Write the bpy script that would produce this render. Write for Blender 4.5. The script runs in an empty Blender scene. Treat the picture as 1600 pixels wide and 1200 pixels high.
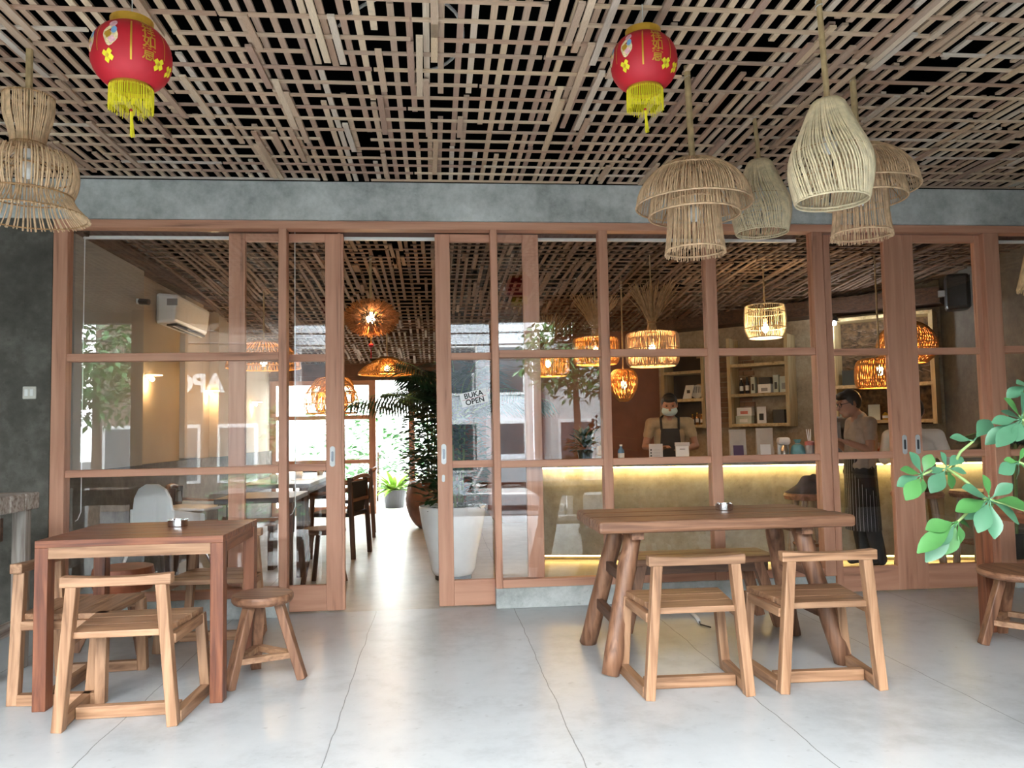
import bpy, bmesh, math, random
from math import sin, cos, pi, radians as R
from mathutils import Vector as V, Matrix as M

# ---------------------------------------------------------------- camera, sky, exposure
scene = bpy.context.scene
C = scene.collection
cam_d = bpy.data.cameras.new('camera'); cam = bpy.data.objects.new('camera', cam_d); C.objects.link(cam)
cam_d.sensor_width = 36.0; cam_d.lens = 1220.0 / 1600.0 * 36.0; cam_d.clip_end = 200
_p, _y, _r = R(3.48), R(5.54), R(-1.07)
_f = V((sin(_y) * cos(_p), cos(_y) * cos(_p), sin(_p))); _r0 = V((cos(_y), -sin(_y), 0)); _u0 = _r0.cross(_f)
_rr = cos(_r) * _r0 + sin(_r) * _u0; _uu = -sin(_r) * _r0 + cos(_r) * _u0
cam.matrix_world = M(((_rr.x, _uu.x, -_f.x, 0), (_rr.y, _uu.y, -_f.y, 0), (_rr.z, _uu.z, -_f.z, 1.2), (0, 0, 0, 1)))
scene.camera = cam

world = bpy.data.worlds.new('overcast_sky'); scene.world = world; world.use_nodes = True
_bg = world.node_tree.nodes['Background']
_bg.inputs[0].default_value = (0.90, 0.96, 1.0, 1); _bg.inputs[1].default_value = 10.0
_sun = bpy.data.lights.new('hazy_sun', 'SUN'); _sun.energy = 3.6; _sun.angle = R(40); _sun.color = (1, .95, .88)
_so = bpy.data.objects.new('hazy_sun', _sun); C.objects.link(_so); _so.rotation_euler = (R(47), 0, R(-14))

scene.view_settings.view_transform = 'Standard'; scene.view_settings.look = 'None'
scene.view_settings.exposure = 1.15; scene.view_settings.gamma = 1.0; scene.view_settings.use_curve_mapping = False
scene.cycles.use_denoising = True; scene.cycles.adaptive_threshold = .025; scene.cycles.max_bounces = 6; scene.cycles.diffuse_bounces = 4; scene.cycles.glossy_bounces = 3; scene.cycles.transparent_max_bounces = 12
scene.cycles.sample_clamp_indirect = 6.0; scene.cycles.caustics_reflective = False; scene.cycles.caustics_refractive = False
rng = random.Random(7)

# ---------------------------------------------------------------- materials
MATS = {}
def newmat(name):
    m = bpy.data.materials.new(name); m.use_nodes = True; nt = m.node_tree
    return m, nt, nt.nodes['Principled BSDF']
def nd(nt, t, **kw):
    n = nt.nodes.new(t)
    for k, v in kw.items(): setattr(n, k, v)
    return n
def ramp(nt, fac, stops):
    r = nd(nt, 'ShaderNodeValToRGB'); e = r.color_ramp.elements
    while len(e) < len(stops): e.new(0.5)
    for el, (p, c) in zip(e, stops): el.position = p; el.color = (*c, 1)
    nt.links.new(fac, r.inputs[0]); return r.outputs[0]
def mat(name, c, rough=.55, metal=0., var=.12, scale=9., bump=0., spec=.5, emit=None, es=0., trans=0., coat=0.):
    if name in MATS: return MATS[name]
    m, nt, b = newmat(name)
    tc = nd(nt, 'ShaderNodeTexCoord'); nz = nd(nt, 'ShaderNodeTexNoise'); nz.inputs['Scale'].default_value = scale; nz.inputs['Detail'].default_value = 5
    nt.links.new(tc.outputs['Object'], nz.inputs['Vector'])
    lo = tuple(x * (1 - var) for x in c); hi = tuple(min(1, x * (1 + var)) for x in c)
    nt.links.new(ramp(nt, nz.outputs[0], [(.3, lo), (.7, hi)]), b.inputs['Base Color'])
    b.inputs['Roughness'].default_value = rough; b.inputs['Metallic'].default_value = metal
    b.inputs['Specular IOR Level'].default_value = spec; b.inputs['Coat Weight'].default_value = coat
    if trans: b.inputs['Transmission Weight'].default_value = trans
    if bump:
        bp = nd(nt, 'ShaderNodeBump'); bp.inputs['Strength'].default_value = bump; bp.inputs['Distance'].default_value = .01
        nt.links.new(nz.outputs[0], bp.inputs['Height']); nt.links.new(bp.outputs[0], b.inputs['Normal'])
    if emit:
        b.inputs['Emission Color'].default_value = (*emit, 1); b.inputs['Emission Strength'].default_value = es
    MATS[name] = m; return m
def wood(name, c1, c2, axis='z', scale=26., stretch=.07, rough=.5, rnd=.25, bump=.25):
    key = name + '_' + axis
    if key in MATS: return MATS[key]
    m, nt, b = newmat(key)
    tc = nd(nt, 'ShaderNodeTexCoord'); mp = nd(nt, 'ShaderNodeMapping')
    s = {'x': (stretch, 1, 1), 'y': (1, stretch, 1), 'z': (1, 1, stretch)}[axis]
    mp.inputs['Scale'].default_value = tuple(scale * k for k in s)
    oi = nd(nt, 'ShaderNodeObjectInfo'); ad = nd(nt, 'ShaderNodeVectorMath', operation='ADD')
    ml = nd(nt, 'ShaderNodeMath', operation='MULTIPLY'); ml.inputs[1].default_value = 40
    nt.links.new(oi.outputs['Random'], ml.inputs[0]); nt.links.new(tc.outputs['Object'], mp.inputs['Vector'])
    nt.links.new(mp.outputs[0], ad.inputs[0]); nt.links.new(ml.outputs[0], ad.inputs[1])
    nz = nd(nt, 'ShaderNodeTexNoise'); nz.inputs['Scale'].default_value = 1.6; nz.inputs['Detail'].default_value = 7; nz.inputs['Distortion'].default_value = .5
    nt.links.new(ad.outputs[0], nz.inputs['Vector'])
    dk = tuple(x * .45 for x in c2)
    col = ramp(nt, nz.outputs[0], [(.22, dk), (.38, c2), (.6, c1), (.85, tuple(min(1, x * 1.15) for x in c1))])
    mx = nd(nt, 'ShaderNodeHueSaturation'); mr = nd(nt, 'ShaderNodeMapRange')
    mr.inputs['To Min'].default_value = 1 - rnd; mr.inputs['To Max'].default_value = 1 + rnd
    nt.links.new(oi.outputs['Random'], mr.inputs['Value']); nt.links.new(mr.outputs[0], mx.inputs['Value']); nt.links.new(col, mx.inputs['Color'])
    nt.links.new(mx.outputs[0], b.inputs['Base Color']); b.inputs['Roughness'].default_value = rough
    bp = nd(nt, 'ShaderNodeBump'); bp.inputs['Strength'].default_value = bump; bp.inputs['Distance'].default_value = .004
    nt.links.new(nz.outputs[0], bp.inputs['Height']); nt.links.new(bp.outputs[0], b.inputs['Normal'])
    MATS[key] = m; return m
def concrete(name, c1, c2, c3, scale=1.4, rough=.75, joints=None, streak=None, bump=.25):
    m, nt, b = newmat(name)
    tc = nd(nt, 'ShaderNodeTexCoord'); co = tc.outputs['Object']
    if streak:
        mp = nd(nt, 'ShaderNodeMapping'); mp.inputs['Scale'].default_value = streak; nt.links.new(co, mp.inputs['Vector']); cs = mp.outputs[0]
    else: cs = co
    n1 = nd(nt, 'ShaderNodeTexNoise'); n1.inputs['Scale'].default_value = scale; n1.inputs['Detail'].default_value = 9; n1.inputs['Roughness'].default_value = .62; n1.inputs['Distortion'].default_value = .5
    n2 = nd(nt, 'ShaderNodeTexNoise'); n2.inputs['Scale'].default_value = scale * 7; n2.inputs['Detail'].default_value = 8; n2.inputs['Roughness'].default_value = .7
    nt.links.new(cs, n1.inputs['Vector']); nt.links.new(cs, n2.inputs['Vector'])
    ma = nd(nt, 'ShaderNodeMath', operation='MULTIPLY_ADD'); ma.inputs[1].default_value = .45
    nt.links.new(n2.outputs[0], ma.inputs[0]); 
    m2 = nd(nt, 'ShaderNodeMath', operation='MULTIPLY'); m2.inputs[1].default_value = .6; nt.links.new(n1.outputs[0], m2.inputs[0]); nt.links.new(m2.outputs[0], ma.inputs[2])
    col = ramp(nt, ma.outputs[0], [(.36, c1), (.52, c2), (.68, c3)])
    # small dark scuffs
    n3 = nd(nt, 'ShaderNodeTexNoise'); n3.inputs['Scale'].default_value = scale * 16; n3.inputs['Detail'].default_value = 3; nt.links.new(cs, n3.inputs['Vector'])
    sc = nd(nt, 'ShaderNodeMapRange'); sc.inputs['From Min'].default_value = .66; sc.inputs['From Max'].default_value = .74; nt.links.new(n3.outputs[0], sc.inputs['Value'])
    mxs = nd(nt, 'ShaderNodeMix', data_type='RGBA'); mxs.inputs[7].default_value = (*[x * .6 for x in c1], 1)
    mh = nd(nt, 'ShaderNodeMath', operation='MULTIPLY'); mh.inputs[1].default_value = .35; nt.links.new(sc.outputs[0], mh.inputs[0])
    nt.links.new(mh.outputs[0], mxs.inputs[0]); nt.links.new(col, mxs.inputs[6]); col = mxs.outputs[2]
    if joints:
        sx = nd(nt, 'ShaderNodeSeparateXYZ'); nt.links.new(co, sx.inputs[0]); last = None
        nw = nd(nt, 'ShaderNodeTexNoise'); nw.inputs['Scale'].default_value = 2.2; nw.inputs['Detail'].default_value = 8; nt.links.new(co, nw.inputs['Vector'])
        for axis, x0 in joints:
            a = nd(nt, 'ShaderNodeMath', operation='MULTIPLY_ADD'); a.inputs[1].default_value = .05; nt.links.new(nw.outputs[0], a.inputs[0]); nt.links.new(sx.outputs[axis], a.inputs[2])
            s = nd(nt, 'ShaderNodeMath', operation='SUBTRACT'); s.inputs[1].default_value = x0 + .025; nt.links.new(a.outputs[0], s.inputs[0])
            ab = nd(nt, 'ShaderNodeMath', operation='ABSOLUTE'); nt.links.new(s.outputs[0], ab.inputs[0])
            lt = nd(nt, 'ShaderNodeMath', operation='LESS_THAN'); lt.inputs[1].default_value = .0022; nt.links.new(ab.outputs[0], lt.inputs[0])
            if last is None: last = lt.outputs[0]
            else:
                mm = nd(nt, 'ShaderNodeMath', operation='MAXIMUM'); nt.links.new(last, mm.inputs[0]); nt.links.new(lt.outputs[0], mm.inputs[1]); last = mm.outputs[0]
        mj = nd(nt, 'ShaderNodeMix', data_type='RGBA'); mj.inputs[7].default_value = (*[x * .45 for x in c1], 1)
        nt.links.new(last, mj.inputs[0]); nt.links.new(col, mj.inputs[6]); col = mj.outputs[2]
    nt.links.new(col, b.inputs['Base Color'])
    b.inputs['Roughness'].default_value = rough
    bp = nd(nt, 'ShaderNodeBump'); bp.inputs['Strength'].default_value = bump; bp.inputs['Distance'].default_value = .006
    nt.links.new(ma.outputs[0], bp.inputs['Height']); nt.links.new(bp.outputs[0], b.inputs['Normal'])
    MATS[name] = m; return m
def glass(name, refl=.055, tint=(1, 1, 1)):
    m = bpy.data.materials.new(name); m.use_nodes = True; nt = m.node_tree; nt.nodes.clear()
    out = nd(nt, 'ShaderNodeOutputMaterial'); mx = nd(nt, 'ShaderNodeMixShader'); tr = nd(nt, 'ShaderNodeBsdfTransparent'); gl = nd(nt, 'ShaderNodeBsdfGlossy')
    tr.inputs[0].default_value = (*tint, 1); gl.inputs['Roughness'].default_value = 0.0; gl.inputs[0].default_value = (1, 1, 1, 1)
    lw = nd(nt, 'ShaderNodeLayerWeight'); pw = nd(nt, 'ShaderNodeMath', operation='POWER'); pw.inputs[1].default_value = 4.0
    nt.links.new(lw.outputs['Facing'], pw.inputs[0])
    ma = nd(nt, 'ShaderNodeMath', operation='MULTIPLY_ADD'); ma.inputs[1].default_value = .9; ma.inputs[2].default_value = refl
    nt.links.new(pw.outputs[0], ma.inputs[0]); nt.links.new(ma.outputs[0], mx.inputs[0]); nt.links.new(tr.outputs[0], mx.inputs[1]); nt.links.new(gl.outputs[0], mx.inputs[2])
    nt.links.new(mx.outputs[0], out.inputs[0]); MATS[name] = m; return m
def batten_mat(name, cols, island=False, scale=(3, 40, 40)):
    m, nt, b = newmat(name)
    if island:
        g = nd(nt, 'ShaderNodeNewGeometry'); rv = g.outputs['Random Per Island']
    else:
        g = nd(nt, 'ShaderNodeObjectInfo'); rv = g.outputs['Random']
    n = len(cols); c = ramp(nt, rv, [((i + .5) / n, k) for i, k in enumerate(cols)])
    tc = nd(nt, 'ShaderNodeTexCoord'); nz = nd(nt, 'ShaderNodeTexNoise'); nz.inputs['Scale'].default_value = 1.0; nz.inputs['Detail'].default_value = 6
    mp = nd(nt, 'ShaderNodeMapping'); mp.inputs['Scale'].default_value = (14, 14, 14) if not island else (30, 30, 30)
    nt.links.new(tc.outputs['Object'], mp.inputs['Vector']); nt.links.new(mp.outputs[0], nz.inputs['Vector'])
    hs = nd(nt, 'ShaderNodeHueSaturation'); mr = nd(nt, 'ShaderNodeMapRange'); mr.inputs['To Min'].default_value = .62; mr.inputs['To Max'].default_value = 1.35
    nt.links.new(nz.outputs[0], mr.inputs['Value']); nt.links.new(mr.outputs[0], hs.inputs['Value']); nt.links.new(c, hs.inputs['Color'])
    nt.links.new(hs.outputs[0], b.inputs['Base Color']); b.inputs['Roughness'].default_value = .8; MATS[name] = m; return m

FRAME = ((.55, .285, .185), (.47, .225, .14))
def wf(axis='z'): return wood('frame_wood', *FRAME, axis=axis, scale=14, rough=.55, rnd=.05, bump=.12)
def teak(axis='z'): return wood('light_teak', (.38, .212, .118), (.23, .115, .058), axis, rough=.5, rnd=.12)
def redteak(axis='z'): return wood('red_teak', (.235, .082, .038), (.13, .04, .02), axis, rough=.42, rnd=.08)
def oldteak(axis='z'): return wood('rustic_teak', (.265, .130, .072), (.15, .066, .035), axis, rough=.5, rnd=.1)
def darkwood(axis='z'): return wood('dark_wood', (.11, .052, .028), (.05, .022, .012), axis, rough=.6)
def shelfwood(axis='x'): return wood('pale_shelf_wood', (.55, .43, .24), (.42, .31, .15), axis, rough=.6)
def washwood(axis='z'): return wood('whitewashed_wood', (.42, .38, .34), (.24, .19, .16), axis, rough=.75)
GLASS = glass('window_glass', .042)
RATTAN = mat('rattan', (.60, .41, .245), .6, var=.25, scale=30)
RATTAN_PALE = mat('pale_rattan', (.66, .55, .36), .6, var=.2, scale=30)
RATTAN_RIM = mat('rattan_rim', (.34, .19, .08), .6, var=.2, scale=40)
STRAW = mat('straw', (.42, .27, .13), .8, var=.3, scale=30)
AMBER = mat('amber_rattan', (.50, .24, .06), .6, var=.25, scale=30)
BAMBOO = mat('bamboo_rod', (.36, .26, .13), .5, var=.3, scale=20)
CONC = concrete('grey_concrete', (.26, .275, .26), (.45, .47, .455), (.64, .655, .64), scale=1.7)
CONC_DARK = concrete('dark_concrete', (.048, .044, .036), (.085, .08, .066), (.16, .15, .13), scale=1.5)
CONC_IN = concrete('inside_concrete', (.07, .064, .054), (.125, .115, .097), (.19, .175, .15), scale=1.6)
CONC_BAR = concrete('warm_concrete', (.20, .175, .125), (.30, .27, .20), (.40, .37, .29), scale=1.8)
FLOOR = concrete('polished_floor', (.335, .36, .375), (.455, .485, .505), (.50, .53, .55), scale=1.17, rough=.32, joints=[(0, -2.27), (0, -1.35), (0, -.43), (0, .51), (0, 1.39), (0, 2.31), (0, 3.2)], bump=.10)
FLOOR_IN = concrete('inside_floor', (.25, .23, .20), (.36, .34, .30), (.48, .46, .42), scale=1.2, rough=.32, joints=[(0, -1.35), (0, .51), (1, 7.6)], bump=.15)
PLASTER = mat('beige_plaster', (.44, .37, .28), .8, var=.06, scale=2)
WHITE = mat('white_plastic', (.82, .83, .82), .35, var=.03)
WHITE_WALL = mat('white_wall', (.80, .81, .80), .8, var=.05, scale=2)
BLACK = mat('void_shade_black', (.003, .003, .003), 1.0, var=.3, spec=0)  # near-black so the roof space stays dark; its shade is in the colour
BLACKP = mat('black_plastic', (.015, .015, .017), .4)
PLATE = mat('satin_plate', (.55, .56, .56), .4, .2, var=.05)
STEEL = mat('brushed_steel', (.55, .55, .55), .28, 1.0, var=.05)
CHROME = mat('chrome', (.75, .75, .76), .12, 1.0, var=.02)
BROWN = mat('brown_panel', (.20, .075, .04), .6, var=.2, scale=3)
BULB = mat('warm_bulb', (1, .85, .6), .5, emit=(1, .68, .32), es=45)
BULBW = mat('cool_bulb', (1, 1, 1), .5, emit=(.85, .95, 1), es=40)
SOIL = mat('soil', (.04, .028, .02), .95, var=.4, scale=40)
LEAF = [mat('leaf_bright', (.05, .16, .042), .4, var=.35, scale=6), mat('leaf_mid', (.05, .17, .045), .42, var=.35, scale=6),
        mat('leaf_dark', (.016, .052, .018), .5, var=.35, scale=6), mat('leaf_lime', (.22, .38, .06), .45, var=.3, scale=6), mat('leaf_blue', (.055, .155, .085), .34, var=.2, scale=8)]
STEM = mat('green_stem', (.20, .30, .10), .6); BARK = mat('bark', (.10, .065, .04), .9, var=.4, scale=25, bump=.5)
SKIN = mat('skin', (.34, .175, .11), .55, var=.06); HAIR = mat('black_hair', (.010, .009, .009), .5, var=.3, scale=60)

# ---------------------------------------------------------------- mesh helpers
class MB:
    def __init__(s): s.v = []; s.f = []; s.smooth = False
    def quadbox(s, P):
        n = len(s.v); s.v += [tuple(p) for p in P]
        s.f += [tuple(n + i for i in q) for q in ((0, 3, 2, 1), (4, 5, 6, 7), (0, 1, 5, 4), (1, 2, 6, 5), (2, 3, 7, 6), (3, 0, 4, 7))]; return s
    def box(s, a, b):
        (x0, y0, z0), (x1, y1, z1) = a, b
        return s.quadbox([(x0, y0, z0), (x1, y0, z0), (x1, y1, z0), (x0, y1, z0), (x0, y0, z1), (x1, y0, z1), (x1, y1, z1), (x0, y1, z1)])
    def bar(s, p, q, w, d, up=(0, 1, 0), w2=None, d2=None):
        p = V(p); q = V(q); t = (q - p).normalized(); u = V(up); a = t.cross(u)
        if a.length < 1e-4: a = t.cross(V((1, 0, 0)))
        a.normalize(); b = a.cross(t).normalized(); w2 = w if w2 is None else w2; d2 = d if d2 is None else d2
        P = []
        for c, ww, dd in ((p, w, d), (q, w2, d2)):
            for i, j in ((-1, -1), (1, -1), (1, 1), (-1, 1)): P.append(c + a * (i * ww / 2) + b * (j * dd / 2))
        return s.quadbox(P)
    def tube(s, pts, r, n=6, closed=False, cap=True):
        pts = [V(p) for p in pts]; k = len(pts); base = len(s.v); a = None
        rs = r if isinstance(r, (list, tuple)) else [r] * k
        for i, p in enumerate(pts):
            if closed: t = pts[(i + 1) % k] - pts[i - 1]
            else: t = pts[min(i + 1, k - 1)] - pts[max(i - 1, 0)]
            t.normalize()
            if a is None:
                a = t.cross(V((0, 0, 1)));
                if a.length < 1e-3: a = t.cross(V((1, 0, 0)))
            a = (a - t * a.dot(t))
            if a.length < 1e-6: a = t.orthogonal()
            a.normalize(); b = t.cross(a)
            for j in range(n): an = 2 * pi * j / n; s.v.append(tuple(p + (a * cos(an) + b * sin(an)) * rs[i]))
        for i in range(k if closed else k - 1):
            for j in range(n):
                A = base + i * n + j; B = base + i * n + (j + 1) % n; i2 = (i + 1) % k
                s.f.append((A, B, base + i2 * n + (j + 1) % n, base + i2 * n + j))
        if cap and not closed:
            s.f.append(tuple(base + j for j in reversed(range(n)))); s.f.append(tuple(base + (k - 1) * n + j for j in range(n)))
        return s
    def lathe(s, prof, n=32, c=(0, 0, 0), sx=1, sy=1, arc=None):
        base = len(s.v); k = len(prof); m = n if arc is None else n + 1
        for (r, z) in prof:
            for j in range(m):
                an = 2 * pi * j / n if arc is None else arc[0] + (arc[1] - arc[0]) * j / n
                s.v.append((c[0] + r * cos(an) * sx, c[1] + r * sin(an) * sy, c[2] + z))
        for i in range(k - 1):
            for j in range(n):
                j2 = (j + 1) % m
                s.f.append((base + i * m + j, base + i * m + j2, base + (i + 1) * m + j2, base + (i + 1) * m + j))
        return s
    def ball(s, c, r, n=12, k=8):
        rx, ry, rz = r if isinstance(r, (tuple, list)) else (r, r, r); base = len(s.v)
        for i in range(k + 1):
            th = pi * i / k
            for j in range(n): an = 2 * pi * j / n; s.v.append((c[0] + rx * sin(th) * cos(an), c[1] + ry * sin(th) * sin(an), c[2] + rz * cos(th)))
        for i in range(k):
            for j in range(n): s.f.append((base + i * n + j, base + (i + 1) * n + j, base + (i + 1) * n + (j + 1) % n, base + i * n + (j + 1) % n))
        return s
    def cap(s, p, q, r0, r1, n=10):
        p = V(p); q = V(q); t = (q - p); L = t.length
        if L < 1e-6: return s.ball(p, r0, n)
        t /= L; pts = []; rs = []
        for a in (80, 55, 30, 0): pts.append(p - t * (r0 * sin(R(a)))); rs.append(r0 * cos(R(a)))
        for a in (0, 30, 55, 80): pts.append(q + t * (r1 * sin(R(a)))); rs.append(r1 * cos(R(a)))
        return s.tube(pts, rs, n)
    def plate(s, pts, t, nrm):
        n = len(pts); b = len(s.v); nr = V(nrm) * t
        s.v += [tuple(V(p)) for p in pts] + [tuple(V(p) + nr) for p in pts]
        s.f.append(tuple(b + i for i in range(n))); s.f.append(tuple(b + n + i for i in reversed(range(n))))
        for i in range(n): j = (i + 1) % n; s.f.append((b + i, b + n + i, b + n + j, b + j))
        return s
    def leaf(s, p, d, nrm, L, W, fold=.18, droop=.15, seg=3, round_=False):
        p = V(p); d = V(d).normalized(); nr = V(nrm); sd = d.cross(nr)
        if sd.length < 1e-3: sd = d.orthogonal()
        sd.normalize(); nr = sd.cross(d).normalized(); b = len(s.v)
        for i in range(seg + 1):
            t = i / seg; w = W * .5 * ((sin(pi * min(1, t ** (1.3 if round_ else .75)) * .97 + .03)) + .03); c = p + d * (L * t) - nr * (droop * L * t * t)
            s.v += [tuple(c - sd * w + nr * fold * w), tuple(c), tuple(c + sd * w + nr * fold * w)]
        for i in range(seg):
            a = b + 3 * i; s.f += [(a, a + 1, a + 4, a + 3), (a + 1, a + 2, a + 5, a + 4)]
        return s
    def mesh(s, name):
        me = bpy.data.meshes.new(name); me.from_pydata(s.v, [], s.f); me.update()
        if s.smooth:
            for p in me.polygons: p.use_smooth = True
        return me
    def build(s, name, m, parent=None, smooth=False, bevel=0., stuff=False, label=None, fix=False):
        s.smooth = smooth; me = s.mesh(name)
        if fix:
            bm = bmesh.new(); bm.from_mesh(me); bmesh.ops.recalc_face_normals(bm, faces=bm.faces); bm.to_mesh(me); bm.free()
        for x in (m if isinstance(m, (list, tuple)) else [m]): me.materials.append(x)
        o = bpy.data.objects.new(name, me); C.objects.link(o)
        if parent: o.parent = parent
        if bevel:
            bv = o.modifiers.new('bevel', 'BEVEL'); bv.width = bevel; bv.segments = 2; bv.limit_method = 'ANGLE'
        if stuff: o['kind'] = 'stuff'
        if label: o['label'] = label
        return o
def tag(o, label, cat, group=None):
    o['label'] = label; o['category'] = cat
    if group: o['group'] = group
    return o
def thing(name, label, cat, loc=(0, 0, 0), rz=0., group=None):
    o = bpy.data.objects.new(name, None); C.objects.link(o); o.empty_display_size = .05
    o.location = loc; o.rotation_euler = (0, 0, rz); return tag(o, label, cat, group)
def struct(o, label=None):
    o['kind'] = 'structure'
    if label: o['label'] = label
    return o
def sempty(name, label=None):
    o = bpy.data.objects.new(name, None); C.objects.link(o); o.empty_display_size = .05; return struct(o, label)
def copy_tree(o, parent=None):
    c = o.copy(); C.objects.link(c); c.parent = parent
    for ch in o.children: copy_tree(ch, c)
    return c
def dup(o, label, loc, rz=0., group=None):
    c = copy_tree(o); c.location = loc; c.rotation_euler = (0, 0, rz); c['label'] = label
    if group: c['group'] = group
    return c
def plight(parent, loc, energy_, color, radius=.05, name='lamp_light'):
    l = bpy.data.lights.new(name, 'POINT'); l.energy = energy_ * .32; l.color = color; l.shadow_soft_size = radius
    o = bpy.data.objects.new(name, l); C.objects.link(o); o.parent = parent; o.location = loc; return o
def text_mesh(txt, size, extrude=.0006, bold=0.):
    cu = bpy.data.curves.new('t', 'FONT'); cu.body = txt; cu.size = size; cu.extrude = extrude; cu.align_x = 'CENTER'; cu.align_y = 'CENTER'; cu.offset = bold
    ob = bpy.data.objects.new('t', cu); C.objects.link(ob); dg = bpy.context.evaluated_depsgraph_get()
    me = bpy.data.meshes.new_from_object(ob.evaluated_get(dg)); bpy.data.objects.remove(ob); bpy.data.curves.remove(cu); return me
def text_obj(name, txt, size, m, parent, loc, rot, bold=0.):
    me = text_mesh(txt, size, bold=bold); me.materials.clear(); me.materials.append(m); o = bpy.data.objects.new(name, me); C.objects.link(o)
    o.parent = parent; o.location = loc; o.rotation_euler = rot; return o

# ================================================================ THE SETTING
FY = 5.35
struct(MB().box((-4.8, -.3, -.2), (6.6, 5.46, 0)).build('floor', FLOOR), 'pale polished concrete porch floor with saw-cut joints')
struct(MB().box((-2.7, 5.46, -.2), (6.2, 12.2, 0)).build('floor', FLOOR_IN), 'brown-grey polished concrete floor inside the cafe')
GROUND = mat('asphalt', (.07, .07, .07), .9, var=.2, scale=12)
struct(MB().box((-40, -60, -1.0), (40, -.3, -.75)).build('street_ground', GROUND), 'grey asphalt street in front of the porch')
struct(MB().box((-8, 12.2, -.2), (8, 24, -.03)).build('garden_ground', concrete('garden_paving', (.55, .55, .52), (.7, .7, .67), (.8, .8, .78), rough=.8)), 'pale paving of the back garden')

# front wall: beam, piers and low kerbs
wfr = sempty('wall_front', 'bare grey concrete front wall of the cafe with beam and piers')
MB().box((-4.8, 5.33, 2.66), (6.6, 5.56, 2.925)).build('beam', CONC, wfr)
MB().box((-4.8, 5.36, 2.925), (6.6, 5.56, 3.3)).build('void_shade_wall', BLACK, wfr)  # black face added over the beam, painting in the dark roof space
MB().box((-4.8, 5.345, 0), (-2.505, 5.56, 2.66)).build('pier', CONC_DARK, wfr)
MB().box((4.95, 5.345, 0), (6.6, 5.56, 2.66)).build('pier', CONC_DARK, wfr)
MB().box((-2.505, 5.36, 0), (-1.0, 5.44, .137)).build('kerb', CONC, wfr, bevel=.006)
MB().box((.385, 5.36, 0), (2.80, 5.44, .137)).build('kerb', CONC, wfr, bevel=.006)
MB().box((4.17, 5.36, 0), (4.95, 5.44, .137)).build('kerb', CONC, wfr, bevel=.006)
struct(MB().box((-4.9, -.45, 2.78), (6.7, -.3, 3.3)).build('trim_2', CONC), 'concrete fascia at the street edge of the porch roof')
# porch side walls and street-side columns
struct(MB().box((-4.95, -.3, -.75), (-4.8, 5.56, 3.3)).build('wall_left', CONC_DARK), 'dark concrete side wall of the porch')
struct(MB().box((2.41, -.4, -.75), (6.6, -.15, 2.9)).build('wall_added_blocker', CONC_DARK), 'added dark concrete wall blocking reflections and light at the right part of the porch front')  # added unseen wall; darkens the glass reflections and floor on the right
struct(MB().box((6.6, -.3, -.75), (6.75, 5.56, 3.3)).build('wall_right', CONC_DARK), 'dark concrete wall closing the porch')
for i, (x, w) in enumerate(((-3.7, .62),)):
    struct(MB().box((x - w / 2, -.25, 0), (x + w / 2, .1, 2.9)).build('porch_column', CONC_DARK, bevel=.01), 'dark concrete porch column by the street, %s' % ('beyond the left table'))

# timber header and glazing
struct(MB().box((-2.505, FY, 2.605), (4.95, FY + .1, 2.66)).build('trim_1', wf('x'), bevel=.004), 'brown wooden header beam over the glazing')
def post(root, x0, x1, z0=.137, z1=2.607, y0=FY, y1=FY + .09, name='post'):
    return MB().box((x0, y0, z0), (x1, y1, z1)).build(name, wf('z'), root, bevel=.005)
def railx(root, x0, x1, z0, z1, y0=FY + .012, y1=FY + .075, name='rail'):
    return MB().box((x0, y0, z0), (x1, y1, z1)).build(name, wf('x'), root, bevel=.004)
def pane(root, x0, x1, z0, z1, y):
    return MB().box((x0, y, z0), (x1, y + .006, z1)).build('pane', GLASS, root)
def fixed_window(name, label, posts, bays):
    r = sempty(name, label)
    for a, b in posts: post(r, a, b)
    for a, b in bays:
        railx(r, a, b, 1.711, 1.764); railx(r, a, b, .952, 1.0); railx(r, a, b, .137, .193)
        for z0, z1 in ((.193, .952), (1.0, 1.711), (1.764, 2.59)): pane(r, a, b, z0, z1, FY + .045)
    return r
W1 = fixed_window('window_1', 'brown wooden window wall left of the open doorway, behind the square table', [(-2.505, -2.415), (-1.055, -1.0)], [(-2.415, -1.055)])
W2 = fixed_window('window_2', 'three-bay brown wooden window wall behind the long table', [(.385, .433), (1.151, 1.215), (1.921, 2.0), (2.721, 2.802)], [(.433, 1.151), (1.215, 1.921), (2.0, 2.721)])
W3 = fixed_window('window_3', 'narrow brown wooden window at the far right of the glazing', [(4.05, 4.17)], [(4.17, 4.95)])
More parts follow.
